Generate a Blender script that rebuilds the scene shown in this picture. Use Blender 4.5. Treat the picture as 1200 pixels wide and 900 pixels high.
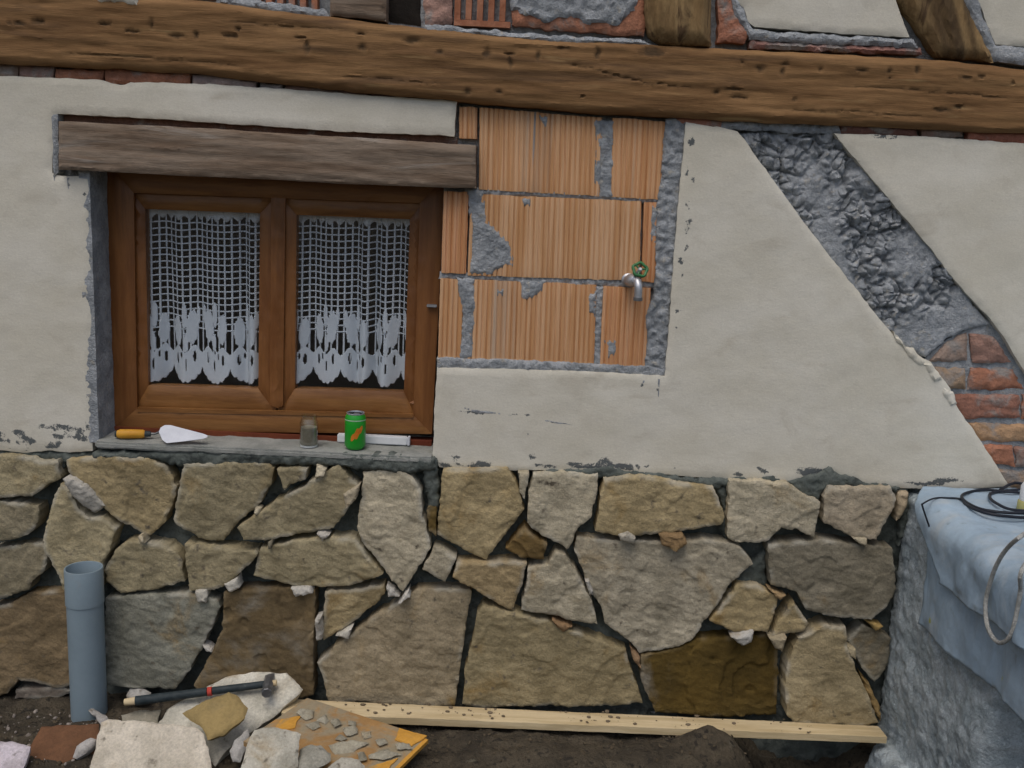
import bpy, bmesh, math, random
import numpy as np
from mathutils import Vector, Matrix, noise
from mathutils.geometry import delaunay_2d_cdt

random.seed(7)
for o in list(bpy.data.objects):
    bpy.data.objects.remove(o)
scene = bpy.context.scene
COL = scene.collection

# ------------------------------------------------------------------ camera
FPX = 1150.0                                   # focal length in pixels of the 1200 x 900 photograph
PITCH, ROLL = math.radians(11.0), math.radians(2.7)
CAM = Vector((0.0, -2.93, 1.68))
_R0, _U0 = Vector((1, 0, 0)), Vector((0, math.sin(PITCH), math.cos(PITCH)))
FWD = Vector((0, math.cos(PITCH), -math.sin(PITCH)))
RGT = _R0 * math.cos(ROLL) + _U0 * math.sin(ROLL)
UPV = -_R0 * math.sin(ROLL) + _U0 * math.cos(ROLL)
cam_data = bpy.data.cameras.new('camera')
cam_data.sensor_width = 36.0
cam_data.lens = 36.0 * FPX / 1200.0
cam_data.clip_start, cam_data.clip_end = 0.05, 1000
cam = bpy.data.objects.new('camera', cam_data)
mw = Matrix((RGT, UPV, -FWD)).transposed().to_4x4()
mw.translation = CAM
cam.matrix_world = mw
COL.objects.link(cam)
scene.camera = cam

# ------------------------------------------------------------------ sky and light (overcast day)
SUN_EL, SUN_AZ = math.radians(64), math.radians(200)     # azimuth clockwise from +Y
world = bpy.data.worlds.new('World'); scene.world = world
world.use_nodes = True
wn = world.node_tree
sky = wn.nodes.new('ShaderNodeTexSky'); sky.sky_type = 'NISHITA'; sky.sun_disc = False
sky.sun_elevation = SUN_EL; sky.sun_rotation = SUN_AZ
sky.air_density = 1.0; sky.dust_density = 4.0; sky.ozone_density = 1.0
bg = wn.nodes['Background']; bg.inputs['Strength'].default_value = 0.085
wn.links.new(sky.outputs[0], bg.inputs['Color'])
sun_data = bpy.data.lights.new('sun', 'SUN')
sun_data.energy = 0.75; sun_data.angle = math.radians(40); sun_data.color = (1.0, 0.97, 0.92)
sun = bpy.data.objects.new('sun', sun_data)
sd = Vector((math.sin(SUN_AZ) * math.cos(SUN_EL), math.cos(SUN_AZ) * math.cos(SUN_EL), math.sin(SUN_EL)))
sun.rotation_euler = (-sd).to_track_quat('-Z', 'Y').to_euler()
sun.location = sd * 8
COL.objects.link(sun)
vs = scene.view_settings
vs.view_transform = 'Standard'; vs.look = 'None'; vs.gamma = 1.0; vs.use_curve_mapping = False
vs.exposure = 0.36

# ------------------------------------------------------------------ pixel -> place helpers
def ray(px, py):
    return FWD + RGT * ((px - 600) / FPX) + UPV * ((450 - py) / FPX)
def UY(px, py, y=0.0):                          # point on the upright plane at depth y
    d = ray(px, py); return CAM + d * ((y - CAM.y) / d.y)
def UZ(px, py, z=0.0):                          # point on a level plane
    d = ray(px, py); return CAM + d * ((z - CAM.z) / d.z)
def UX(px, py, x):
    d = ray(px, py); return CAM + d * ((x - CAM.x) / d.x)
def UP(px, py, O, n):                           # point on any plane
    d = ray(px, py); return CAM + d * ((O - CAM).dot(n) / d.dot(n))

# ------------------------------------------------------------------ materials
def nd(nt, t, **kw):
    n = nt.nodes.new(t)
    for k, v in kw.items(): setattr(n, k, v)
    return n
def mixc(nt, a, b, fac, mode='MIX'):
    m = nd(nt, 'ShaderNodeMix', data_type='RGBA', blend_type=mode)
    for sock, v in ((m.inputs[6], a), (m.inputs[7], b), (m.inputs[0], fac)):
        if isinstance(v, bpy.types.NodeSocket): nt.links.new(v, sock)
        elif isinstance(v, (int, float)): sock.default_value = v
        else: sock.default_value = (*v[:3], 1)
    return m.outputs[2]
def ramp(nt, src, lo, hi):
    r = nd(nt, 'ShaderNodeMapRange'); r.interpolation_type = 'SMOOTHSTEP'
    r.inputs['From Min'].default_value = lo; r.inputs['From Max'].default_value = hi
    nt.links.new(src, r.inputs['Value']); return r.outputs[0]
def noi(nt, vec, scale, detail=5, rough=.55, dist=0.0):
    n = nd(nt, 'ShaderNodeTexNoise'); n.inputs['Scale'].default_value = scale
    n.inputs['Detail'].default_value = detail; n.inputs['Roughness'].default_value = rough
    n.inputs['Distortion'].default_value = dist
    nt.links.new(vec, n.inputs['Vector']); return n.outputs['Fac']

def surf(name, c1, c2, s1=6, t1=(.35, .65), c3=None, s3=3, t3=(.5, .7), c4=None, s4=40, t4=(.6, .72),
         rough=.92, bump=.35, bs=160, bs2=30, stretch=None, objcol=False, fine=.12, mark=None, mnoise=0, spec=.25, bdist=.004, dist=.3):
    m = bpy.data.materials.new(name); m.use_nodes = True
    nt = m.node_tree; P = nt.nodes['Principled BSDF']
    geo = nd(nt, 'ShaderNodeNewGeometry')
    vec = geo.outputs['Position']; raw = vec
    oi = nd(nt, 'ShaderNodeObjectInfo')
    if objcol:                                   # every piece gets its own piece of the pattern
        ml = nd(nt, 'ShaderNodeMath', operation='MULTIPLY'); nt.links.new(oi.outputs['Random'], ml.inputs[0]); ml.inputs[1].default_value = 40
        cb = nd(nt, 'ShaderNodeCombineXYZ'); nt.links.new(ml.outputs[0], cb.inputs[1])
        va = nd(nt, 'ShaderNodeVectorMath', operation='ADD'); nt.links.new(vec, va.inputs[0]); nt.links.new(cb.outputs[0], va.inputs[1]); vec = va.outputs[0]
    if stretch:
        mp = nd(nt, 'ShaderNodeMapping'); mp.inputs['Scale'].default_value = stretch
        nt.links.new(vec, mp.inputs['Vector']); vec = mp.outputs['Vector']
    n1 = noi(nt, vec, s1, 6, .6, dist)
    col = mixc(nt, c1, c2, ramp(nt, n1, *t1))
    if objcol: col = mixc(nt, col, oi.outputs['Color'], 1.0, 'MULTIPLY')
    if c3 is not None: col = mixc(nt, col, c3, ramp(nt, noi(nt, vec, s3, 5, .6, .6), *t3))
    if c4 is not None: col = mixc(nt, col, c4, ramp(nt, noi(nt, vec, s4, 3, .5), *t4))
    nf = noi(nt, vec, bs * .6, 3, .7)
    f = nd(nt, 'ShaderNodeMapRange'); f.inputs['To Min'].default_value = 1 - fine * 2; f.inputs['To Max'].default_value = 1 + fine * 2
    nt.links.new(nf, f.inputs['Value'])
    g = nd(nt, 'ShaderNodeCombineColor')
    for i in range(3): nt.links.new(f.outputs[0], g.inputs[i])
    col = mixc(nt, col, g.outputs[0], 1.0, 'MULTIPLY')
    if mark is not None:
        at = nd(nt, 'ShaderNodeAttribute', attribute_name='mark')
        mf = at.outputs['Fac']
        if mnoise:                               # flecks: the soft region broken up by fine noise
            nn = noi(nt, raw, mnoise, 5, .7, .8)
            ad = nd(nt, 'ShaderNodeMath', operation='ADD'); nt.links.new(mf, ad.inputs[0]); nt.links.new(nn, ad.inputs[1])
            mf = ramp(nt, ad.outputs[0], .93, 1.06)
        col = mixc(nt, col, mark, mf)
    nt.links.new(col, P.inputs['Base Color'])
    P.inputs['Roughness'].default_value = rough
    P.inputs['Specular IOR Level'].default_value = spec
    if bump:
        a = noi(nt, vec, bs, 4, .65); b = noi(nt, vec, bs2, 6, .6, .4)
        s = nd(nt, 'ShaderNodeMath', operation='MULTIPLY_ADD'); nt.links.new(b, s.inputs[0]); s.inputs[1].default_value = 2.0; nt.links.new(a, s.inputs[2])
        bp = nd(nt, 'ShaderNodeBump'); bp.inputs['Strength'].default_value = bump; bp.inputs['Distance'].default_value = bdist
        nt.links.new(s.outputs[0], bp.inputs['Height']); nt.links.new(bp.outputs[0], P.inputs['Normal'])
    return m

MAT = {}
MAT['stone'] = surf('limestone', (.74, .73, .70), (1.14, 1.13, 1.12), s1=11, t1=(.3, .7), c3=(.27, .175, .06), s3=5.5, t3=(.55, .80), c4=(.13, .11, .08), s4=34, t4=(.62, .78), objcol=True, bump=.6, bs=230, bs2=75, fine=.22, mark=(.46, .44, .37))
MAT['brownstone'] = surf('ironstone', (.75, .75, .75), (1.15, 1.12, 1.05), s1=6, c3=(.21, .19, .15), s3=3.4, t3=(.56, .74), objcol=True, bump=.6, bs=170, bs2=30, fine=.15, mark=(.26, .21, .13))
MAT['plaster'] = surf('lime_plaster', (.60, .565, .465), (.675, .645, .555), s1=3.2, t1=(.3, .7), stretch=(1, 1, 1.6), c3=(.525, .485, .395), s3=7, t3=(.52, .82), c4=(.45, .41, .33), s4=60, t4=(.71, .80), bump=.14, bs=260, bs2=70, fine=.09, mark=(.115, .125, .125), mnoise=95, rough=.95)
MAT['mortar'] = surf('grey_mortar', (.26, .28, .295), (.40, .42, .435), s1=18, c3=(.19, .20, .21), s3=26, t3=(.56, .75), c4=(.40, .385, .345), s4=45, t4=(.60, .74), bump=1.0, bs=240, bs2=70, fine=.25)
MAT['wetmortar'] = surf('wet_mortar', (.075, .088, .080), (.125, .14, .125), s1=12, c3=(.045, .052, .048), s3=18, t3=(.55, .7), bump=.8, bs=140, bs2=36, fine=.15, rough=.8)
MAT['paleconcrete'] = surf('rough_concrete', (.32, .375, .395), (.48, .535, .555), s1=14, c3=(.22, .255, .27), s3=30, t3=(.57, .76), c4=(.56, .62, .64), s4=70, t4=(.64, .76), bump=1.0, bs=240, bs2=80, fine=.28)
MAT['sillstone'] = surf('sill_concrete', (.235, .245, .225), (.32, .325, .30), s1=12, c3=(.13, .14, .11), s3=8, t3=(.56, .75), bump=.6, fine=.12)
MAT['clay'] = surf('hollow_clay', (.56, .295, .135), (.68, .42, .24), s1=5, stretch=(12, 1, .25), t1=(.38, .62), c3=(.46, .36, .27), s3=1.6, t3=(.54, .76), bump=.35, bs=60, bs2=20, fine=.10, objcol=True, c4=(.36, .34, .32), s4=4, t4=(.70, .78))
MAT['claydark'] = surf('raw_clay', (.30, .115, .06), (.42, .19, .11), s1=20, bump=.5)
MAT['brick'] = surf('old_brick', (.80, .80, .80), (1.15, 1.12, 1.1), s1=16, c3=(.30, .275, .25), s3=11, t3=(.50, .68), objcol=True, bump=.9, bs=140, bs2=40, fine=.16)
MAT['beam'] = surf('weathered_oak', (.165, .086, .034), (.275, .155, .066), s1=2.6, t1=(.30, .70), stretch=(1.1, 10, 13), c3=(.115, .064, .030), s3=1.5, t3=(.50, .74), c4=(.37, .25, .115), s4=3.4, t4=(.62, .80), bump=.32, bs=40, bs2=12, fine=.12, mark=(.045, .03, .016), rough=.85)
MAT['lintel'] = surf('grey_oak', (.165, .115, .078), (.25, .195, .145), s1=2.6, stretch=(1.3, 10, 13), c3=(.36, .33, .29), s3=1.7, t3=(.56, .76), c4=(.085, .062, .045), s4=3.2, t4=(.64, .76), bump=.35, bs=32, bs2=9, fine=.10, mark=(.03, .02, .012))
MAT['brace'] = surf('split_oak', (.20, .125, .055), (.32, .215, .10), s1=3, stretch=(9, 9, 2.2), c3=(.10, .06, .03), s3=3, t3=(.52, .68), bump=.6, bs=26, bs2=9, fine=.12, mark=(.04, .025, .015))
_w = dict(s1=2.6, t1=(.3, .7), bump=.12, bs=36, bs2=10, fine=.08, rough=.42, spec=.45, c3=(.12, .046, .012), s3=1.8, t3=(.56, .8))
MAT['frame_h'] = surf('stained_pine_level', (.175, .070, .018), (.28, .128, .038), stretch=(1.4, 12, 14), **_w)
MAT['frame_v'] = surf('stained_pine_upright', (.165, .060, .015), (.25, .102, .029), stretch=(14, 12, 1.4), **_w)
MAT['pine'] = surf('raw_pine', (.50, .39, .22), (.64, .52, .32), s1=2.6, stretch=(1.6, 16, 18), c4=(.12, .095, .07), s4=1.6, t4=(.70, .76), bump=.25, bs=40, bs2=12, fine=.08, rough=.8)
MAT['ply'] = surf('yellow_panel', (.33, .19, .075), (.41, .235, .085), s1=6, c3=(.30, .25, .165), s3=9, t3=(.40, .56), bump=.3, bs=140, bs2=40, fine=.12, rough=.7)
MAT['plyedge'] = surf('yellow_paint', (.52, .26, .045), (.60, .31, .055), s1=10, c3=(.36, .25, .12), s3=14, t3=(.55, .7), bump=.2, rough=.6)
MAT['soil'] = surf('damp_soil', (.058, .048, .034), (.108, .088, .060), s1=9, c3=(.16, .145, .105), s3=26, t3=(.60, .75), c4=(.04, .034, .026), s4=45, t4=(.56, .68), bump=1.0, bs=130, bs2=34, fine=.25, bdist=.012)
MAT['gravel'] = surf('rubble_bits', (.6, .56, .5), (1.0, .96, .9), s1=14, objcol=True, bump=.5)
MAT['pvc'] = surf('grey_pvc', (.20, .262, .30), (.22, .285, .325), s1=6, c3=(.22, .25, .26), s3=11, t3=(.60, .80), bump=.04, fine=.03, rough=.42, spec=.45)
MAT['sheet'] = surf('blue_grey_sheeting', (.27, .365, .455), (.325, .425, .515), s1=4, c3=(.42, .47, .50), s3=5, t3=(.50, .72), c4=(.24, .30, .34), s4=22, t4=(.62, .76), bump=.3, bs=90, bs2=22, fine=.08, rough=.5, spec=.4)
MAT['cable'] = surf('black_rubber', (.012, .015, .022), (.02, .024, .034), bump=.05, rough=.5)
MAT['rope'] = surf('pale_rope', (.36, .36, .33), (.50, .50, .47), s1=60, c3=(.14, .14, .16), s3=14, t3=(.6, .7), bump=.9, bs=320, bs2=120)
MAT['steel'] = surf('dull_steel', (.16, .165, .17), (.24, .245, .25), s1=30, bump=.15, rough=.45)
MAT['steel'].node_tree.nodes['Principled BSDF'].inputs['Metallic'].default_value = .7
MAT['zinc'] = surf('zinc_tap', (.42, .43, .45), (.55, .56, .58), s1=40, bump=.1, rough=.42)
MAT['zinc'].node_tree.nodes['Principled BSDF'].inputs['Metallic'].default_value = .75
MAT['greenpaint'] = surf('green_enamel', (.02, .12, .035), (.035, .17, .05), s1=30, bump=.1, rough=.4, spec=.5)
MAT['cangreen'] = surf('green_can_print', (.012, .30, .018), (.02, .36, .03), s1=8, bump=0, fine=.02, rough=.32, spec=.5)
MAT['canorange'] = surf('orange_can_print', (.55, .16, .02), (.62, .22, .03), s1=30, bump=0, rough=.35)
MAT['whiteplastic'] = surf('white_plastic', (.68, .70, .72), (.74, .76, .78), s1=10, bump=.05, fine=.03, rough=.45)
MAT['bladewhite'] = surf('limed_blade', (.55, .57, .62), (.64, .66, .71), s1=12, bump=.1, fine=.04, rough=.5)
MAT['yellowhandle'] = surf('yellow_handle', (.52, .24, .025), (.60, .30, .035), s1=20, bump=.1, rough=.5)
MAT['blackgrip'] = surf('dark_grip', (.020, .030, .034), (.040, .052, .056), s1=30, c3=(.12, .13, .13), s3=30, t3=(.6, .75), bump=.25, rough=.6)
MAT['redband'] = surf('red_band', (.45, .05, .035), (.5, .07, .05), s1=30, bump=.1)
MAT['yellowpaint'] = surf('yellow_spot', (.45, .40, .04), (.5, .44, .05), s1=30, bump=.1)
MAT['roomwall'] = surf('room_plaster', (.42, .41, .40), (.50, .49, .48), s1=4, bump=.1)
MAT['sludge'] = surf('brush_water', (.20, .18, .14), (.28, .25, .20), s1=20, bump=.1, rough=.6)

def glass_mat(name, tint):
    m = bpy.data.materials.new(name); m.use_nodes = True; nt = m.node_tree
    for n in list(nt.nodes): nt.nodes.remove(n)
    out = nd(nt, 'ShaderNodeOutputMaterial'); tr = nd(nt, 'ShaderNodeBsdfTransparent'); gl = nd(nt, 'ShaderNodeBsdfGlossy')
    tr.inputs[0].default_value = (*tint, 1); gl.inputs['Roughness'].default_value = .015
    lw = nd(nt, 'ShaderNodeLayerWeight'); lw.inputs[0].default_value = .5
    pw = nd(nt, 'ShaderNodeMath', operation='POWER'); nt.links.new(lw.outputs['Facing'], pw.inputs[0]); pw.inputs[1].default_value = 5
    fr = nd(nt, 'ShaderNodeMath', operation='MULTIPLY_ADD'); nt.links.new(pw.outputs[0], fr.inputs[0]); fr.inputs[1].default_value = .85; fr.inputs[2].default_value = .12
    mx = nd(nt, 'ShaderNodeMixShader'); nt.links.new(fr.outputs[0], mx.inputs[0])
    nt.links.new(tr.outputs[0], mx.inputs[1]); nt.links.new(gl.outputs[0], mx.inputs[2]); nt.links.new(mx.outputs[0], out.inputs[0])
    return m
MAT['glass'] = glass_mat('window_glass', (.985, .99, .99))
MAT['jarglass'] = glass_mat('jar_glass', (.95, .96, .94))
def lace_mat():
    m = bpy.data.materials.new('white_lace'); m.use_nodes = True; nt = m.node_tree
    P = nt.nodes['Principled BSDF']; out = nt.nodes['Material Output']
    geo = nd(nt, 'ShaderNodeNewGeometry'); n = noi(nt, geo.outputs['Position'], 90, 3)
    c = mixc(nt, (.62, .70, .77), (.78, .84, .90), n); nt.links.new(c, P.inputs['Base Color']); P.inputs['Roughness'].default_value = .9
    tl = nd(nt, 'ShaderNodeBsdfTranslucent'); tl.inputs[0].default_value = (.75, .8, .85, 1)
    mx = nd(nt, 'ShaderNodeMixShader'); mx.inputs[0].default_value = .12
    nt.links.new(P.outputs[0], mx.inputs[1]); nt.links.new(tl.outputs[0], mx.inputs[2]); nt.links.new(mx.outputs[0], out.inputs[0])
    return m
MAT['lace'] = lace_mat()

# ------------------------------------------------------------------ object helpers
WLOC = {}
def link(name, V, F, mat, parent=None, smooth=True, angle=38, color=None, mark=None, base=False):
    A = np.array([tuple(v) for v in V], dtype=float)
    c = (A.min(0) + A.max(0)) / 2
    if base: c[2] = A[:, 2].min()
    me = bpy.data.meshes.new(name)
    me.from_pydata((A - c).tolist(), [], F); me.update()
    if mark is not None:
        at = me.attributes.new('mark', 'FLOAT', 'POINT'); at.data.foreach_set('value', np.array(mark, dtype=np.float32))
    bm = bmesh.new(); bm.from_mesh(me); bmesh.ops.recalc_face_normals(bm, faces=bm.faces); bm.to_mesh(me); bm.free()
    if smooth:
        me.polygons.foreach_set('use_smooth', [True] * len(me.polygons)); me.set_sharp_from_angle(angle=math.radians(angle))
    me.materials.append(MAT[mat] if isinstance(mat, str) else mat)
    o = bpy.data.objects.new(name, me); COL.objects.link(o)
    c = Vector(c)
    o.parent = parent
    o.location = c - (WLOC[parent.name] if parent else Vector())
    WLOC[o.name] = c
    if color: o.color = (*color, 1)
    return o
def empty(name, loc, parent=None):
    o = bpy.data.objects.new(name, None); COL.objects.link(o); o.empty_display_size = .05
    loc = Vector(loc); o.parent = parent; o.location = loc - (WLOC[parent.name] if parent else Vector()); WLOC[o.name] = loc
    return o
def tag(o, label, cat, group=None, kind=None):
    if label: o['label'] = label
    if cat: o['category'] = cat
    if group: o['group'] = group
    if kind: o['kind'] = kind
    return o
def fnoise(p, s, o=4, h=.9):
    return noise.fractal(p * s, h, 2.0, o)
def seg_dist(P, A, B):
    D = np.full(len(P), 1e9)
    AB = B - A; L2 = np.maximum((AB ** 2).sum(1), 1e-12)
    for k in range(0, len(P), 3000):
        Q = P[k:k + 3000]
        W = Q[:, None, :] - A[None]
        t = np.clip((W * AB[None]).sum(2) / L2[None], 0, 1)
        d = np.sqrt(((W - t[..., None] * AB[None]) ** 2).sum(2)).min(1)
        D[k:k + 3000] = d
    return D
def inside(P, O):
    x, y = P[:, 0], P[:, 1]; r = np.zeros(len(P), bool)
    x1, y1 = O[:, 0], O[:, 1]; x2, y2 = np.roll(x1, -1), np.roll(y1, -1)
    for a, b, c, d in zip(x1, y1, x2, y2):
        if b == d: continue
        k = ((b > y) != (d > y)) & (x < (c - a) * (y - b) / (d - b) + a); r ^= k
    return r
SEED = [0]
def slab_mesh(pts, frame, thick, res=.012, ejit=.003, efreq=25, rnd=.004, rw=.01, disp=None, mark=None, back_scale=1.0, cap=True):
    """solid plate: outline pts (2D in the frame), a relief front, sides and a back"""
    O, e1, e2, n = frame
    SEED[0] += 1; sd_ = SEED[0] * 7.31
    P = np.array(pts, dtype=float)
    area = ((P[:, 0] * np.roll(P[:, 1], -1)) - (np.roll(P[:, 0], -1) * P[:, 1])).sum()
    if area < 0: P = P[::-1]
    out = []
    for i in range(len(P)):
        a, b = P[i], P[(i + 1) % len(P)]
        L = np.linalg.norm(b - a); k = max(1, int(L / (res * .8)))
        for j in range(k):
            q = a + (b - a) * j / k
            v = Vector((q[0] * efreq, q[1] * efreq, sd_))
            jx = noise.fractal(v, .7, 2, 3); jy = noise.fractal(v + Vector((51, 17, 3)), .7, 2, 3)
            out.append((q[0] + jx * ejit, q[1] + jy * ejit))
    out = np.array(out)
    lo, hi = out.min(0), out.max(0)
    gx = np.arange(lo[0], hi[0], res); gy = np.arange(lo[1], hi[1], res * .866)
    g = np.array([(x + (res / 2 if j % 2 else 0), y) for j, y in enumerate(gy) for x in gx]).reshape(-1, 2)
    rs = np.random.RandomState(SEED[0])
    if len(g):
        g = g + (rs.rand(*g.shape) - .5) * res * .35
        A, B = out, np.roll(out, -1, 0)
        g = g[inside(g, out)]
        if len(g): g = g[seg_dist(g, A, B) > res * .5]
    allp = [Vector(p) for p in out] + [Vector(p) for p in g]
    vc, ed, fc, *_ = delaunay_2d_cdt(allp, [], [list(range(len(out)))], 1, 1e-6)
    vc = np.array([tuple(v) for v in vc]); A, B = out, np.roll(out, -1, 0)
    dist = seg_dist(vc, A, B)
    V, mk = [], []
    for (a, b), d in zip(vc, dist):
        h = 0.0
        if rw > 0 and d < rw: h -= rnd * (1 - d / rw) ** 2
        base = O + e1 * a + e2 * b
        if disp: h += disp(base, d, sd_)
        V.append(base + n * h)
        if mark: mk.append(mark(base, d))
    F = [list(f) for f in fc]
    cnt = {}
    for f in F:
        for i in range(len(f)):
            a, b = f[i], f[(i + 1) % len(f)]
            cnt[(a, b)] = 1
    bnd = [(a, b) for (a, b) in cnt if (b, a) not in cnt]
    cen = vc[[a for a, b in bnd]].mean(0)
    idx = {}
    for a, b in bnd:
        for q in (a, b):
            if q not in idx:
                idx[q] = len(V)
                pa, pb = cen + (vc[q] - cen) * back_scale
                V.append(O + e1 * pa + e2 * pb - n * thick); mk.append(0)
    ci = len(V)
    if cap: V.append(O + e1 * cen[0] + e2 * cen[1] - n * thick); mk.append(0)
    for a, b in bnd:
        F.append([b, a, idx[a], idx[b]])
        if cap: F.append([idx[b], idx[a], ci])
    if mark: mk = mk[:len(vc)] + [0] * (len(V) - len(vc))
    return V, F, (mk if mark else None)
def wall_frame(y):
    return (Vector((0, y, 0)), Vector((1, 0, 0)), Vector((0, 0, 1)), Vector((0, -1, 0)))
def wslab(name, px, y, thick, mat, parent, color=None, angle=38, **kw):
    """upright plate whose outline stands at depth y of the wall"""
    pts = [(p.x, p.z) for p in (UY(a, b, y) for a, b in px)]
    V, F, mk = slab_mesh(pts, wall_frame(y), thick, cap=False, **kw)
    return link(name, V, F, mat, parent, color=color, mark=mk, angle=angle)
def pslab(name, px, at, tilt, thick, mat, parent=None, color=None, yaw=0, angle=38, **kw):
    """plate lying on the ground, its face tilted towards -Y by tilt degrees from level"""
    t, w = math.radians(tilt), math.radians(yaw)
    rz = Matrix.Rotation(w, 3, 'Z')
    n = rz @ Vector((0, -math.sin(t), math.cos(t))); e2 = rz @ Vector((0, math.cos(t), math.sin(t))); e1 = rz @ Vector((1, 0, 0))
    pts = []
    for a, b in px:
        q = UP(a, b, at, n) - at; pts.append((q.dot(e1), q.dot(e2)))
    V, F, mk = slab_mesh(pts, (at, e1, e2, n), thick, **kw)
    return link(name, V, F, mat, parent, color=color, mark=mk, base=True, angle=angle)
def box_vf(lo, hi):
    x0, y0, z0 = lo; x1, y1, z1 = hi
    V = [(x0, y0, z0), (x1, y0, z0), (x1, y1, z0), (x0, y1, z0), (x0, y0, z1), (x1, y0, z1), (x1, y1, z1), (x0, y1, z1)]
    F = [[3, 2, 1, 0], [4, 5, 6, 7], [0, 1, 5, 4], [1, 2, 6, 5], [2, 3, 7, 6], [3, 0, 4, 7]]
    return V, F
def box(name, lo, hi, mat, parent=None, bev=0.0, sub=0, amp=0, ns=10, color=None):
    V, F = box_vf(lo, hi)
    bm = bmesh.new(); vs_ = [bm.verts.new(v) for v in V]
    for f in F: bm.faces.new([vs_[i] for i in f])
    if bev: bmesh.ops.bevel(bm, geom=bm.edges[:], offset=bev, segments=2, affect='EDGES')
    if sub:
        for _ in range(30):
            es = [e for e in bm.edges if e.calc_length() > sub]
            if not es: break
            bmesh.ops.subdivide_edges(bm, edges=es, cuts=1, use_grid_fill=True)
        bmesh.ops.triangulate(bm, faces=[f for f in bm.faces if len(f.verts) > 4])
        bm.normal_update()
        for v in bm.verts:
            v.co += v.normal * (fnoise(v.co, ns, 5) * amp)
    V = [v.co.copy() for v in bm.verts]; bm.verts.index_update(); F = [[v.index for v in f.verts] for f in bm.faces]; bm.free()
    return link(name, V, F, mat, parent, color=color)
def lathe_vf(prof, O, axis, seg=32):
    """prof: (radius, height) pairs along axis from O"""
    axis = axis.normalized(); u = axis.orthogonal().normalized(); v = axis.cross(u)
    V, F = [], []
    for r, h in prof:
        for k in range(seg):
            a = 2 * math.pi * k / seg
            V.append(O + axis * h + (u * math.cos(a) + v * math.sin(a)) * r)
    for i in range(len(prof) - 1):
        for k in range(seg):
            a, b = i * seg + k, i * seg + (k + 1) % seg
            F.append([a, b, b + seg, a + seg])
    for i, rev in ((0, True), (len(prof) - 1, False)):
        if prof[i][0] > 1e-5: F.append([i * seg + k for k in (range(seg - 1, -1, -1) if rev else range(seg))])
    return V, F
def lathe(name, prof, O, axis, mat, parent=None, seg=32, color=None):
    V, F = lathe_vf(prof, Vector(O), Vector(axis), seg); return link(name, V, F, mat, parent, color=color)
def spline(pts, n=8, closed=False):
    P = [Vector(p) for p in pts]; out = []
    N = len(P)
    for i in range(N if closed else N - 1):
        if closed: p0, p1, p2, p3 = P[(i - 1) % N], P[i], P[(i + 1) % N], P[(i + 2) % N]
        else: p0, p1, p2, p3 = P[max(i - 1, 0)], P[i], P[i + 1], P[min(i + 2, N - 1)]
        for k in range(n):
            t = k / n
            out.append(.5 * ((2 * p1) + (p2 - p0) * t + (2 * p0 - 5 * p1 + 4 * p2 - p3) * t * t + (3 * p1 - p0 - 3 * p2 + p3) * t ** 3))
    if not closed: out.append(P[-1])
    return out
def tube_vf(path, r, seg=8, closed=False):
    V, F = [], []; N = len(path); u = None
    for i, p in enumerate(path):
        a, b = path[(i - 1) % N if closed else max(i - 1, 0)], path[(i + 1) % N if closed else min(i + 1, N - 1)]
        t = (b - a).normalized()
        u = t.orthogonal().normalized() if u is None else (u - t * u.dot(t)).normalized()
        v = t.cross(u); rr = r(i / (N - 1)) if callable(r) else r
        for k in range(seg):
            c = 2 * math.pi * k / seg; V.append(p + (u * math.cos(c) + v * math.sin(c)) * rr)
    for i in range(N if closed else N - 1):
        for k in range(seg):
            a, b = i * seg + k, i * seg + (k + 1) % seg; j = ((i + 1) % N) * seg
            F.append([a, b, j + (k + 1) % seg, j + k])
    if not closed:
        F.append(list(range(seg - 1, -1, -1))); F.append([(N - 1) * seg + k for k in range(seg)])
    return V, F
def tube(name, path, r, mat, parent=None, seg=8, closed=False):
    V, F = tube_vf(path, r, seg, closed); return link(name, V, F, mat, parent)

# ------------------------------------------------------------------ ground
def smooth(a, b, x):
    t = min(max((x - a) / (b - a), 0), 1); return t * t * (3 - 2 * t)
PILE = UZ(660, 880, 0)
TR = UZ(955, 885, -.05)
def ground_z(x, y):
    z = -.035
    near = math.exp(-((y + .3) / 1.5) ** 2)
    p = Vector((x, y, 0))
    z += (.022 * fnoise(p, 4, 5) + .010 * fnoise(p, 22, 4)) * (.3 + .7 * near)
    bank = smooth(-.75, -.35, x) * smooth(.84, .70, x) * math.exp(-((y + .30) / .38) ** 4)
    z += .062 * bank
    z += .030 * math.exp(-((x - .10) / .16) ** 2 - ((y + .26) / .10) ** 2) + .020 * math.exp(-((x + .08) / .09) ** 2 - ((y + .17) / .05) ** 2)
    z += .052 * math.exp(-((x - .66) / .10) ** 2 - ((y + .155) / .055) ** 2) + .03 * math.exp(-((x - .42) / .12) ** 2 - ((y + .24) / .08) ** 2)
    z -= .15 * math.exp(-((x - 1.0) / .18) ** 4 - ((y + .14) / .20) ** 4)
    z += .045 * smooth(-.75, -1.0, x) * math.exp(-((y + .2) / .4) ** 4)
    return z
def axis_pts(lo, hi, step, far):
    c = list(np.arange(lo, hi + 1e-6, step)); s, a, b = step, lo, hi; L, Rr = [], []
    while b < far: s *= 1.35; b += s; Rr.append(b); a -= s; L.append(a)
    return L[::-1] + c + Rr
gxs = axis_pts(-2.0, 2.0, .016, 90)
gys = [y for y in axis_pts(-.62, .10, .012, 90) if y < .2]
V = [(x, y, ground_z(x, y)) for y in gys for x in gxs]
nx = len(gxs)
F = [[j * nx + i, j * nx + i + 1, (j + 1) * nx + i + 1, (j + 1) * nx + i] for j in range(len(gys) - 1) for i in range(nx - 1)]
tag(link('ground', V, F, 'soil', angle=80), None, None, kind='structure')

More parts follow.
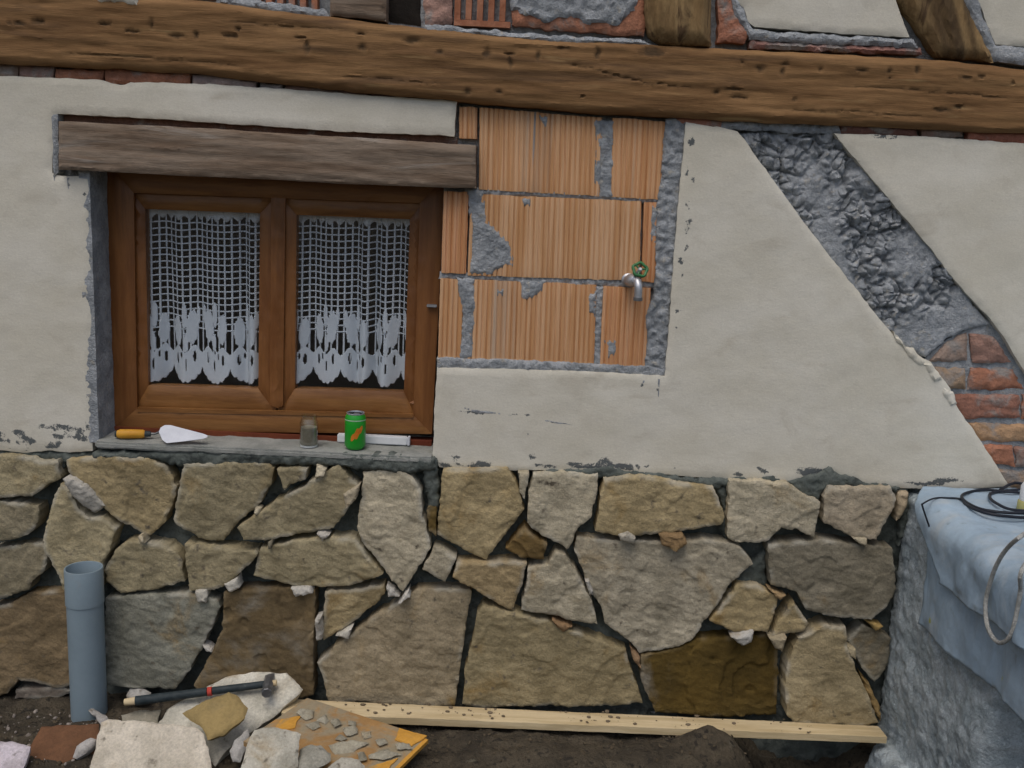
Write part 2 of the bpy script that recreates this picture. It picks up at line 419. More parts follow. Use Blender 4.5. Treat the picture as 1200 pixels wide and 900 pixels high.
# ------------------------------------------------------------------ the house front
house = tag(empty('half_timbered_house', (0, .2, 0)), 'half-timbered house front of cream plaster, oak beam, clay blocks and bare brick', 'house')
WL, WR = UY(126, 300, .12).x, UY(512, 300, .12).x            # window opening
ZS = UY(300, 527, -.03).z                                    # sill top
ZL = UY(310, 205, .05).z
XL, XR, ZT = -4.2, 4.2, 3.4
Y0, Y1 = .05, .36
def core(name, lo, hi): return box(name, lo, hi, 'mortar', house)
core('wall_core', (XL, Y0, -.3), (WL - .02, Y1, ZT))
core('wall_core', (WR + .02, Y0, -.3), (XR, Y1, ZT))
core('wall_core', (WL - .02, Y0, -.3), (WR + .02, Y1, ZS - .03))
core('wall_core', (WL - .02, Y0, ZL), (WR + .02, Y1, ZT))
# the dark room behind the window
V, F = box_vf((WL - .9, Y1, ZS - .75), (WR + .9, Y1 + 2.6, ZL + .5))
F = F[:2] + F[3:]
x0, x1, z0, z1 = WL - .015, WR + .015, ZS - .03, ZL
link('room', V, F, 'roomwall', house, smooth=False)

def plaster_disp(p, d, s): return .0022 * fnoise(p, 5, 3) + .0008 * fnoise(p, 40, 2)
def spots_mark(spec):
    S = [(UY(a, b, 0), r / 392.0, k) for a, b, r, k in spec]
    def f(p, d):
        m = 0
        for c, r, k in S:
            q = Vector(((p.x - c.x) / r / k, 0, (p.z - c.z) / r)); l = q.length
            if l < 1.6:
                m = max(m, .66 * smooth(1.6, .3, l))
        return m
    return f
PLK = dict(res=.014, ejit=.0022, efreq=30, rnd=.004, rw=.008, disp=plaster_disp)
_r = random.Random(11)
FLK_A = [(807 - t * 17 + _r.uniform(-1, 9) * (1 - t * .5), 165 + t * 250 + _r.uniform(-8, 8), _r.uniform(2, 8) * (1 - .5 * t), _r.uniform(.4, 1.1)) for t in [k / 26 for k in range(24)]]
FLK_B = [(_r.uniform(512, 800), 549 - abs(_r.gauss(0, 6)), _r.uniform(1.5, 5), _r.uniform(.8, 2.4)) for _ in range(26)]
FLK_C = [(_r.uniform(-30, 108), 527 - abs(_r.gauss(0, 11)), _r.uniform(2, 6), _r.uniform(.8, 2.4)) for _ in range(26)]
P1 = [(-420, 70), (-60, 86), (60, 91), (121, 94), (130, 98), (146, 99), (152, 96), (240, 98), (330, 104), (440, 112), (535, 118), (532, 159), (400, 154), (200, 140), (66, 133), (61, 170), (61, 203), (70, 206), (104, 207), (105, 225), (103, 232), (106, 300), (107, 420), (108, 529), (80, 531), (60, 528), (30, 531), (0, 528), (-60, 524), (-420, 510)]
wslab('plaster_panel', P1, 0, .052, 'plaster', house, mark=spots_mark([(65, 500, 4, 9), (85, 505, 4, 4), *FLK_C, (100, 228, 6, .6), (103, 500, 7, .8), (80, 214, 5, .5)]), **PLK)
P2 = [(512, 431), (640, 434), (700, 436), (779, 441), (783, 400), (790, 300), (797, 220), (804, 143), (845, 149), (865, 153), (895, 195), (930, 244), (965, 290), (1000, 334), (1030, 372), (1056, 402), (1075, 417), (1090, 424), (1100, 438), (1114, 455), (1122, 478), (1142, 505), (1165, 540), (1183, 570), (1120, 575), (1056, 572), (1012, 569), (985, 560), (965, 553), (945, 561), (925, 566), (900, 563), (860, 562), (800, 558), (720, 553), (690, 552), (600, 551), (540, 549), (515, 548), (507, 535), (509, 480)]
wslab('plaster_panel', P2, 0, .052, 'plaster', house, mark=spots_mark([(555, 484, 3, 9), (610, 487, 2.5, 8), (660, 494, 2, 7), (620, 508, 3, 1), *FLK_B, (565, 545, 7, 2.2), (690, 547, 5, 5), (735, 547, 6, 2.5), (712, 545, 7, 1.5), *FLK_A, (772, 455, 8, .35), (752, 452, 7, .3), (776, 462, 5, .4), (865, 556, 5, 1.8), (895, 553, 5, 1.5), (1110, 562, 4, 6), (1085, 567, 4, 8), (890, 548, 3, 2), (520, 545, 5, 2), (950, 553, 8, 3)]), **PLK)
P3 = [(978, 156), (1090, 160), (1200, 168), (1400, 178), (1700, 200), (1700, 600), (1400, 600), (1310, 560), (1250, 500), (1205, 440), (1192, 420), (1178, 396), (1160, 372), (1140, 352), (1116, 325), (1092, 292), (1063, 258), (1035, 225), (1006, 190)]
wslab('plaster_panel', P3, 0, .052, 'plaster', house, mark=spots_mark([(1040, 160, 3, 9)]), **PLK)
P4 = [(867, -160), (1020, -160), (1040, -40), (1050, 0), (1066, 43), (1000, 40), (930, 35), (884, 31), (876, 24), (872, 8), (862, 0), (860, -60)]
wslab('plaster_panel', P4, 0, .052, 'plaster', house, mark=spots_mark([(1062, 20, 6, .5)]), **PLK)
P5 = [(1110, -160), (1700, -160), (1700, 90), (1300, 62), (1200, 54), (1167, 52), (1156, 24), (1145, -5)]
wslab('plaster_panel', P5, 0, .052, 'plaster', house, mark=spots_mark([(1160, 30, 5, .5)]), **PLK)

for px in [[(1058, 404), (1072, 410), (1084, 424), (1079, 430), (1066, 417)], [(1080, 424), (1096, 430), (1104, 444), (1097, 448), (1088, 437)], [(1104, 452), (1118, 460), (1122, 474), (1115, 477), (1107, 463)], [(1046, 389), (1056, 396), (1060, 404), (1053, 402)]]:
    wslab('plaster_flake', px, -.006, .03, 'plaster', house, res=.006, ejit=.005, efreq=50, rnd=.005, rw=.006, disp=lambda p, d, s: .003 * fnoise(p, 40, 3), mark=lambda p, d: 0)
for px in [[(528, 474), (560, 481), (575, 482), (600, 487), (575, 485), (558, 484)], [(622, 490), (650, 494), (672, 498), (650, 496)], [(771, 444), (773.5, 445), (772, 466), (771, 464)], [(754, 446), (756, 446), (751, 458), (750, 457)], [(78, 208), (80, 208), (80, 221), (79, 222)], [(62, 205), (64, 205), (63, 214)]]:
    wslab('mortar_smear', px, -.0018, .004, 'mortar', house, res=.004, ejit=.0016, efreq=60, rnd=.0015, rw=.002)
# rough grey mortar in the diagonal slot
def lump(a, s, f2=60, b=.0):
    def f(p, d, sd_):
        q = Vector((p.x * s, p.y * s + sd_, p.z * s))
        c = noise.cell_vector(q * .9)[0] - .5
        dv, _ = noise.voronoi(q, distance_metric='DISTANCE')
        return a * (.9 * (dv[1] - dv[0]) - .45) + a * .7 * noise.fractal(q * 1.7, .8, 2, 4) + .0015 * fnoise(p, f2, 2)
    return f
def clod(a):
    def f(p, d, sd_):
        q = p + Vector((.012 * fnoise(p, 14, 2), 0, .012 * fnoise(p + Vector((9, 0, 4)), 14, 2)))
        m = smooth(-.22, .16, noise.noise(Vector((p.x * 7, 3.3, p.z * 5))) + .18 * noise.noise(Vector((p.x * 25, 1, p.z * 25))))
        d1, _ = noise.voronoi(Vector((q.x, 0, q.z)) * 13); d2, _ = noise.voronoi(Vector((q.x, .4, q.z)) * 34)
        h = -a * m * (1.1 * (1 - smooth(0, .16, d1[1] - d1[0])) + .7 * (1 - smooth(0, .22, d2[1] - d2[0]))) + a * m * .8 * fnoise(p, 30, 3)
        return h + .003 * fnoise(p, 8, 3) + .0022 * fnoise(p, 60, 3)
    return f
wslab('mortar_strip', [(864, 150), (920, 153), (982, 156), (1010, 190), (1066, 258), (1096, 292), (1120, 325), (1160, 380), (1130, 388), (1110, 398), (1085, 420), (1050, 402), (1000, 338), (930, 250)], .014, .05, 'mortar', house, res=.0044, ejit=.004, rnd=.006, rw=.012, disp=clod(.016), angle=60)
wslab('mortar_bed', [(1085, 420), (1110, 398), (1160, 372), (1270, 400), (1420, 620), (1150, 620), (1120, 480)], .027, .03, 'mortar', house, res=.02, ejit=.003, disp=lump(.004, 30))
# bare bricks
RED, TAN, GREY, ORG = (.37, .17, .105), (.33, .235, .155), (.31, .235, .19), (.44, .28, .16)
def stone_disp(a=.006, tilt=.0, s=9, ledge=.004):
    tx, tz = random.uniform(-tilt, tilt), random.uniform(-tilt, tilt); cen = {}
    def f(p, d, sd_):
        q = Vector((p.x, p.y + sd_, p.z))
        if 'c' not in cen: cen['c'] = p.copy()
        w = p - cen['c']
        h = a * fnoise(q, s, 3, .95) + .0028 * noise.fractal(Vector((q.x * 26, q.y, q.z * 48 + q.x * 9)), .8, 2, 4)
        t = fnoise(q + Vector((3, 5, 9)), s * .6, 3) * 1.6
        h += ledge * (math.floor(t) + smooth(.44, .56, t - math.floor(t)))
        return h + tx * w.x + tz * (w.z + w.y)
    return f
def brick(px, col, y=.018, k=.006):
    return wslab('brick', px, y + random.uniform(-.004, .004), .03, 'brick', house, color=col, res=.008, ejit=.006, rnd=.007, rw=.012, disp=stone_disp(.004, .03, 14, .002))
for px, c in [([(1112, 400), (1135, 391), (1136, 424), (1090, 424)], GREY), ([(1138, 391), (1165, 395), (1186, 425), (1140, 426)], (.30, .18, .14)), ([(1095, 430), (1133, 432), (1133, 456), (1106, 456), (1100, 445)], TAN), ([(1137, 431), (1188, 432), (1204, 458), (1136, 457)], RED),
              ([(1112, 462), (1195, 463), (1196, 490), (1130, 491), (1122, 480)], (.31, .15, .105)), ([(1199, 463), (1250, 466), (1250, 494), (1199, 492)], RED), ([(1132, 496), (1230, 497), (1230, 518), (1148, 518)], ORG), ([(1150, 522), (1187, 524), (1190, 547), (1166, 546)], RED), ([(1190, 524), (1245, 526), (1246, 549), (1192, 548)], (.29, .17, .13)),
              ([(1168, 550), (1215, 552), (1215, 575), (1180, 573)], ORG), ([(1219, 552), (1290, 556), (1290, 578), (1219, 575)], RED), ([(1234, 498), (1290, 500), (1290, 522), (1234, 519)], RED), ([(1206, 436), (1240, 440), (1250, 462), (1208, 460)], TAN)]:
    brick(px, c)
for px, c in [([(-60, 70), (20, 72), (18, 91), (-60, 88)], GREY), ([(22, 74), (62, 77), (60, 93), (20, 92)], (.30, .20, .17)), ([(65, 80), (119, 83), (118, 95), (64, 93)], RED), ([(122, 80), (222, 84), (221, 99), (122, 99)], RED), ([(226, 86), (300, 92), (300, 104), (225, 100)], (.33, .26, .24)), ([(304, 96), (330, 98), (330, 106), (303, 104)], (.26, .24, .24)), ([(333, 98), (430, 108), (430, 113), (333, 106)], (.34, .23, .20)), ([(434, 108), (536, 118), (536, 121), (434, 114)], (.33, .20, .17)),
              ([(790, 134), (850, 138), (850, 152), (790, 146)], (.40, .19, .13)), ([(985, 143), (1075, 148), (1075, 160), (985, 157)], (.20, .10, .08)), ([(1080, 148), (1130, 150), (1130, 162), (1080, 160)], (.33, .22, .18)), ([(1135, 152), (1260, 158), (1260, 172), (1135, 166)], (.36, .15, .10))]:
    brick(px, c, y=.010)
wslab('mortar_smear', [(845, 138), (985, 145), (985, 157), (870, 153), (846, 152)], .008, .04, 'mortar', house, res=.008, ejit=.006, rw=.012, rnd=.006, disp=lump(.008, 34))

# hollow clay blocks, ribbed upright
def block(px, col=(1, 1, 1), y=.018):
    y += random.uniform(-.002, .002)
    a, b, c, d = [UY(p[0], p[1], y) for p in px]                      # top left, top right, bottom right, bottom left
    W = ((b - a).length + (c - d).length) / 2; n = max(2, round(W / .0148)); rows = 12
    sd_ = random.uniform(0, 99)
    prof = []                                                         # (position across, depth of the groove)
    for k in range(n):
        dp = .0031 + .0018 * noise.noise(Vector((k * 3.1, sd_, 0))); w = .62 + .08 * noise.noise(Vector((k * 5.3, sd_, 4)))
        prof += [((k + .02) / n, .0), ((k + .04 + w * .5) / n, -.0008), ((k + .06 + w) / n, .0), ((k + .12 + w) / n, dp), ((k + .94) / n, dp)]
    prof.append((1.0, .0))
    V, F = [], []; m = len(prof)
    for r in range(rows + 1):
        t = r / rows
        for k, (u, dp) in enumerate(prof):
            p = (a * (1 - u) + b * u) * (1 - t) + (d * (1 - u) + c * u) * t
            e = fnoise(Vector((p.x * 30, sd_, p.z * 30)), 1, 3)
            if r in (0, rows): p.z += (.0022 * e) * (1 if r else -1)
            if k in (0, m - 1): p.x += .0016 * e
            p.y += dp + .0008 * fnoise(Vector((p.x * 9, sd_, p.z * 9)), 1, 3) + (.0015 if r in (0, rows) or k in (0, m - 1) else 0)
            V.append(p)
    for r in range(rows):
        for k in range(m - 1): F.append([r * m + k, r * m + k + 1, (r + 1) * m + k + 1, (r + 1) * m + k])
    ring = list(range(m)) + [r * m + m - 1 for r in range(1, rows + 1)] + [rows * m + k for k in range(m - 2, -1, -1)] + [r * m for r in range(rows - 1, 0, -1)]
    b0 = len(V)
    for q in ring: V.append(Vector((V[q].x, y + .036, V[q].z)))
    for k in range(len(ring)):
        k2 = (k + 1) % len(ring); F.append([ring[k2], ring[k], b0 + k, b0 + k2])
    return link('clay_block', V, F, 'clay', house, color=col, angle=25)
for px, c in [([(538, 125), (559, 126), (559, 163), (538, 162)], (1, .95, .9)), ([(562, 126), (706, 138), (704, 230), (561, 222)], (1.02, 1, .96)), ([(718, 138), (779, 142), (774, 234), (716, 231)], (1, .93, .85)),
              ([(520, 224), (549, 225), (546, 321), (517, 320)], (1, .9, .86)), ([(551, 227), (752, 236), (749, 329), (548, 323)], (1, 1.02, 1.02)), ([(755, 237), (772, 238), (768, 331), (752, 330)], (.98, .85, .78)),
              ([(516, 326), (699, 334), (696, 427), (513, 419)], (1, .99, .97)), ([(707, 335), (763, 338), (758, 430), (703, 428)], (.99, .9, .84))]:
    block(px, c)
MK = dict(res=.006, ejit=.004, efreq=40, rnd=.004, rw=.008, disp=lump(.005, 45), angle=60)
wslab('mortar_joint', [(516, 318), (600, 321), (770, 328), (770, 338), (700, 336), (600, 331), (514, 327)], .024, .028, 'mortar', house, **MK)
wslab('mortar_joint', [(545, 219), (640, 223), (774, 231), (773, 239), (640, 231), (546, 228)], .022, .028, 'mortar', house, **MK)
wslab('mortar_joint', [(703, 140), (721, 140), (718, 233), (702, 231)], .016, .032, 'mortar', house, **MK)
wslab('mortar_joint', [(697, 334), (709, 335), (705, 430), (694, 428)], .022, .028, 'mortar', house, **MK)
wslab('mortar_strip', [(780, 138), (806, 141), (797, 230), (788, 340), (781, 443), (740, 441), (756, 428), (759, 400), (757, 370), (767, 345), (769, 320), (770, 240), (776, 200)], .008, .044, 'mortar', house, **{**MK, 'disp': lump(.010, 30)})
wslab('mortar_ledge', [(512, 419), (640, 424), (760, 430), (782, 432), (781, 442), (640, 436), (512, 432)], .006, .045, 'mortar', house, color=None, **MK)
for px in [[(547, 222), (566, 224), (574, 262), (598, 285), (600, 312), (572, 322), (548, 322), (552, 270)], [(534, 326), (556, 327), (557, 372), (553, 420), (538, 420), (542, 375)], [(608, 329), (640, 330), (634, 345), (612, 352)], [(694, 140), (706, 140), (704, 226), (696, 210), (700, 170)], [(690, 345), (700, 340), (698, 372), (689, 365)], [(632, 134), (644, 136), (642, 150), (634, 148)], [(708, 400), (724, 396), (726, 416), (712, 420)], [(580, 338), (591, 339), (590, 348), (581, 347)], [(610, 232), (622, 233), (622, 241), (612, 242)], [(760, 240), (772, 240), (770, 300), (764, 290)]]:
    wslab('mortar_smear', px, .0160, .01, 'mortar', house, res=.004, ejit=.006, efreq=35, rnd=.0055, rw=.014, disp=lambda p, d, s: .0028 * fnoise(p, 45, 3) + .0015 * fnoise(p, 120, 2), angle=60)

# the big oak beam
MARKS = [(20, 27, 12, 2), (45, 25, 9, 4), (122, 28, 9, 3), (155, 37, 11, 3), (178, 28, 3, 6), (205, 42, 13, 3), (230, 40, 3, 6), (270, 42, 12, 3), (279, 34, 3, 4), (352, 44, 8, 2), (360, 56, 4, 9), (423, 40, 7, 2), (425, 56, 6, 4), (482, 48, 12, 4), (516, 61, 5, 3), (571, 62, 6, 6), (597, 63, 7, 2), (598, 73, 3, 8), (631, 65, 3, 6), (659, 56, 9, 2.5), (701, 62, 4, 9), (548, 108, 5, 5), (585, 108, 5, 3), (683, 113, 3, 2), (870, 73, 3, 2.5), (892, 80, 7, 4), (921, 75, 5, 2.5), (917, 84, 3, 5), (961, 81, 3, 2), (1009, 82, 9, 3), (1043, 83, 4, 4), (1044, 92, 4, 2), (1076, 82, 4, 6), (1132, 91, 9, 3), (1150, 90, 6, 2), (1188, 97, 3, 2), (840, 108, 4, 3), (867, 114, 13, 2.5), (932, 116, 4, 3), (1105, 129, 14, 3), (1125, 125, 10, 2.5), (860, 104, 12, 1.5), (765, 60, 18, 7)]
CRACKS = [[(640, 71), (690, 79), (720, 88), (760, 98), (800, 101), (835, 103)], [(60, 62), (150, 66), (240, 73), (300, 79)], [(380, 88), (470, 95), (540, 101)], [(900, 128), (1000, 131), (1090, 138)], [(980, 100), (1060, 104), (1150, 112), (1200, 117)], [(250, 24), (330, 30), (420, 36)]]
BY = -.022
_bm = [(UY(a, b, BY), max(r / 430, .006), max(q / 430, .0048)) for a, b, r, q in MARKS]
_crs = [np.array([(p.x, p.z) for p in (UY(a, b, BY) for a, b in c)]) for c in CRACKS]
def beam_pit(p):
    m = 0
    for c, r, q in _bm:
        dx, dz = (p.x - c.x) / r, (p.z - c.z) / q
        if abs(dx) < 1.8 and abs(dz) < 1.8:
            m = max(m, smooth(1.25, .3, math.hypot(dx, dz) + .5 * noise.noise(Vector((p.x * 90, 0, p.z * 90)))))
    for k, c in enumerate(_crs):
        if c[0][0] < p.x < c[-1][0]:
            zc_ = np.interp(p.x, c[:, 0], c[:, 1]) + .004 * noise.noise(Vector((p.x * 30, k, 0)))
            e = min(1, (p.x - c[0][0]) / .08, (c[-1][0] - p.x) / .08)
            m = max(m, smooth(.0042, .0006, abs(p.z - zc_)) * e * (.75 + .5 * noise.noise(Vector((p.x * 14, k, 2)))) * (1 if k == 0 else .8))
    return m
def beam_disp(p, d, s):
    return .008 * noise.fractal(Vector((p.x * 1.2, 0, p.z * 5)), .9, 2, 3) + .0035 * noise.fractal(Vector((p.x * 5, 3, p.z * 45)), .8, 2, 3) - .006 * beam_pit(p)
BEAM = [(-420, -45), (0, -14), (150, -6), (250, 2), (376, 19), (500, 33), (640, 45), (780, 53), (900, 58), (1000, 64), (1100, 70), (1200, 80), (1620, 112), (1620, 188), (1200, 156), (1100, 152), (1000, 147), (900, 143), (800, 138), (700, 132), (560, 121), (430, 109), (350, 100), (240, 87), (120, 79), (0, 75), (-420, 42)]
wslab('timber_beam', BEAM, BY, .09, 'beam', house, res=.0065, ejit=.004, efreq=8, rnd=.016, rw=.022, disp=beam_disp, mark=lambda p, d: min(1, beam_pit(p) * .8))  # pits and cracks coloured darker for dirt and for the shade of their depth

# storey above the beam
UPK = dict(res=.009, ejit=.006, efreq=25, rnd=.008, rw=.012)
wslab('timber_post', [(385, -160), (452, -160), (452, 24), (386, 17)], -.012, .06, 'lintel', house, **{**UPK, 'ejit': .002, 'disp': beam_disp and (lambda p, d, s: .003 * noise.fractal(Vector((p.x * 30, s, p.z * 4)), .8, 2, 3))})
wslab('timber_post', [(762, -160), (836, -160), (836, 51), (808, 52), (778, 50), (762, 38), (757, 10)], -.035, .08, 'brace', house, res=.008, ejit=.003, rnd=.030, rw=.04, disp=lambda p, d, s: .007 * noise.fractal(Vector((p.x * 22, s, p.z * 3)), .8, 2, 4) , mark=lambda p, d: 0)
wslab('diagonal_brace', [(985, -160), (1075, -160), (1130, -10), (1168, 72), (1104, 66), (1078, 30), (1058, 0)], -.018, .06, 'brace', house, res=.008, ejit=.004, rnd=.022, rw=.03, disp=lambda p, d, s: .010 * noise.fractal(Vector(((p.x + p.z * .42) * 26, s, p.z * 2)), .8, 2, 4), mark=lambda p, d: smooth(.1, .5, noise.noise(Vector(((p.x + p.z * .42) * 30, 4, p.z * 2)))) * .75)
for px, c in [([(-420, -160), (252, -160), (252, 0), (100, -6), (-420, -30)], (.20, .12, .10))]:
    wslab('masonry_infill', px, .028, .03, 'brick', house, color=c, disp=lump(.006, 20), **{**UPK, 'res': .018})
wslab('mortar_smear', [(108, -14), (160, -10), (160, 6), (140, 2), (112, 3)], -.03, .05, 'plaster', house, mark=lambda p, d: 0, **{**UPK, 'disp': lump(.006, 30)})
def ribbed_block(px0, px1, pyb, slope, n, y):
    """broken hollow block: upright clay webs in front of dark cells, one mesh"""
    V, F = [], []
    for i in range(n):
        a = px0 + (px1 - px0) * i / n; b = a + (px1 - px0) / n * .52
        p, q = UY(a, pyb + slope * (a - px0) - random.uniform(0, 3), y), UY(b, pyb + slope * (b - px0), y)
        v, f = box_vf((p.x, y + random.uniform(0, .006), p.z), (q.x, .05, 3.05)); F += [[k + len(V) for k in g] for g in f]; V += v
    p, q = UY(px0, pyb, y), UY(px1, pyb + slope * (px1 - px0), y)
    v, f = box_vf((p.x, y + .002, q.z - .012), (q.x, .05, q.z + .004)); F += [[k + len(V) for k in g] for g in f]; V += v
    return link('hollow_block', V, F, 'claydark', house, smooth=False)
o = ribbed_block(258, 378, 6, .11, 9, .012); o.data.materials[0] = surf('red_block', (.33, .12, .06), (.42, .19, .11), s1=14, c3=(.25, .22, .2), s3=9, t3=(.55, .7))
wslab('mortar_joint', [(252, -6), (380, 10), (386, 22), (300, 13), (252, 4)], -.004, .05, 'mortar', house, disp=lump(.006, 40), **UPK)
wslab('brick', [(494, -160), (528, -160), (530, 28), (496, 31)], .012, .04, 'brick', house, color=(.40, .25, .20), disp=lump(.005, 26), **UPK)
wslab('gap_shade_panel', [(455, -160), (492, -160), (493, 30), (455, 26)], .044, .006, surf('gap_shade_black', (.012, .010, .008), (.025, .02, .016)), house, res=.02)  # near-black panel added in place of the shade inside an open gap
ribbed_block(532, 598, 24, .05, 5, .012)
wslab('brick', [(600, -160), (756, -160), (756, 41), (700, 38), (660, 36), (600, 29)], .014, .04, 'brick', house, color=(.44, .20, .12), disp=lump(.003, 26), **UPK)
wslab('mortar_smear', [(600, -60), (752, -60), (748, 12), (730, 22), (722, 31), (690, 28), (668, 20), (640, 24), (622, 16), (600, 12)], .004, .03, 'mortar', house, disp=lump(.009, 24), **{**UPK, 'ejit': .012})
wslab('mortar_joint', [(496, 28), (560, 33), (640, 40), (756, 46), (768, 54), (640, 50), (496, 38)], -.012, .05, 'mortar', house, disp=lump(.005, 40), **UPK)
wslab('brick', [(840, -160), (858, -160), (862, 10), (872, 26), (880, 40), (874, 51), (842, 50)], .004, .045, 'brick', house, color=(.42, .19, .12), disp=lump(.005, 26), **UPK)
wslab('mortar_strip', [(856, -160), (868, -160), (864, 0), (876, 10), (880, 28), (884, 34), (1000, 42), (1072, 46), (1078, 56), (1000, 52), (880, 46), (866, 26), (858, 8)], -.002, .045, 'mortar', house, disp=lump(.004, 34), **UPK)
wslab('brick', [(880, 47), (1000, 53), (1080, 57), (1082, 64), (1000, 61), (880, 56)], .002, .045, 'brick', house, color=(.30, .16, .13), disp=lump(.005, 34), **UPK)
wslab('mortar_strip', [(1080, -160), (1112, -160), (1146, -6), (1158, 26), (1168, 52), (1300, 64), (1620, 95), (1620, 115), (1300, 90), (1164, 72), (1150, 44), (1130, 0)], -.003, .045, 'mortar', house, disp=lump(.004, 34), **UPK)

# lintel over the window
LY = -.030
def lin_disp(p, d, s): return .004 * noise.fractal(Vector((p.x * 2, 9, p.z * 30)), .8, 2, 3) + .002 * noise.fractal(Vector((p.x * 12, 3, p.z * 60)), .8, 2, 3)
wslab('lintel', [(68, 142), (200, 148), (320, 155), (450, 163), (558, 170), (557, 221), (450, 217), (320, 211), (200, 205), (68, 198)], LY, .15, 'lintel', house, res=.0075, ejit=.002, efreq=12, rnd=.005, rw=.008, disp=lin_disp, mark=lambda p, d: 0)
wslab('mortar_edge', [(60, 134), (67, 134), (68, 202), (62, 206)], -.004, .05, 'mortar', house, res=.008, ejit=.003)
wslab('brick', [(70, 134), (200, 139), (400, 153), (536, 160), (536, 172), (400, 165), (200, 152), (70, 146)], .034, .02, 'brick', house, color=(.20, .11, .08), res=.014, ejit=.002, disp=lump(.002, 30))
# reveal and sill
pL = UY(107, 300, 0)
box('reveal', (pL.x - .03, .002, ZS - .01), (WL + .004, .18, ZL), 'mortar', house, sub=.025, amp=.004, ns=18)
a, b = UY(110, 530, -.03), UY(507, 534, -.03)
o = box('window_sill', (a.x, -.026, ZS - .022), (b.x, .17, ZS), 'sillstone', house, bev=.006, sub=.022, amp=.004, ns=14)

# ------------------------------------------------------------------ the window
win = empty('window', (UY(320, 500, .1)), house)
FY = .12
FK = dict(res=.02, ejit=0, rnd=.004, rw=.006, disp=None, angle=30)
fo = [(122, 186), (522, 206), (506, 509), (131, 505)]
fi = [(156, 226), (492, 238), (484, 487), (160, 479)]
for k, (nm, mt) in enumerate((('frame_rail', 'frame_h'), ('frame_jamb', 'frame_v'), ('frame_rail', 'frame_h'), ('frame_jamb', 'frame_v'))):
    j = (k + 1) % 4
    wslab(nm, [fo[k], fo[j], fi[j], fi[k]], FY + (.0015 if k % 2 else 0), .06, mt, win, **FK)
def sash(outer, inner):
    s = empty('sash', UY(*outer[3], FY + .012), win)
    for k, (nm, mt) in enumerate((('sash_rail', 'frame_h'), ('sash_stile', 'frame_v'), ('sash_rail', 'frame_h'), ('sash_stile', 'frame_v'))):
        j = (k + 1) % 4
        wslab(nm, [outer[k], outer[j], inner[j], inner[k]], FY + .016 + (.0012 if k % 2 else 0), .05, mt, s, **{**FK, 'rnd': .007, 'rw': .010})
    wslab('pane', [(inner[0][0] - 4, inner[0][1] - 4), (inner[1][0] + 4, inner[1][1] - 4), (inner[2][0] + 4, inner[2][1] + 4), (inner[3][0] - 4, inner[3][1] + 4)], FY + .036, .004, 'glass', s, res=.1, ejit=0, rnd=0, rw=0)
sash([(152, 222), (325, 228), (323, 485), (156, 482)], [(169, 245), (304, 250), (302, 456), (173, 452)])
sash([(327, 228), (497, 235), (488, 491), (325, 486)], [(347, 252), (480, 257), (473, 460), (345, 456)])
wslab('mullion_cover', [(317, 226), (334, 227), (331, 476), (325, 479), (316, 475)], FY + .002, .03, 'frame_v', win, **{**FK, 'rnd': .006, 'rw': .009})
wslab('sash_lip', [(160, 478), (484, 486), (484, 490), (160, 483)], FY - .006, .02, 'frame_h', win, **FK)
box('weather_strip', (UY(133, 507, FY).x, FY - .004, ZS - .002), (UY(506, 510, FY).x, FY + .05, ZS + .014), surf('red_primer', (.13, .03, .015), (.18, .05, .02), bump=.1), win)
box('hinge', (UY(505, 358, FY).x - .012, FY - .012, UY(505, 358, FY).z - .004), (UY(512, 358, FY).x, FY + .002, UY(505, 358, FY).z + .004), 'zinc', win, bev=.001)

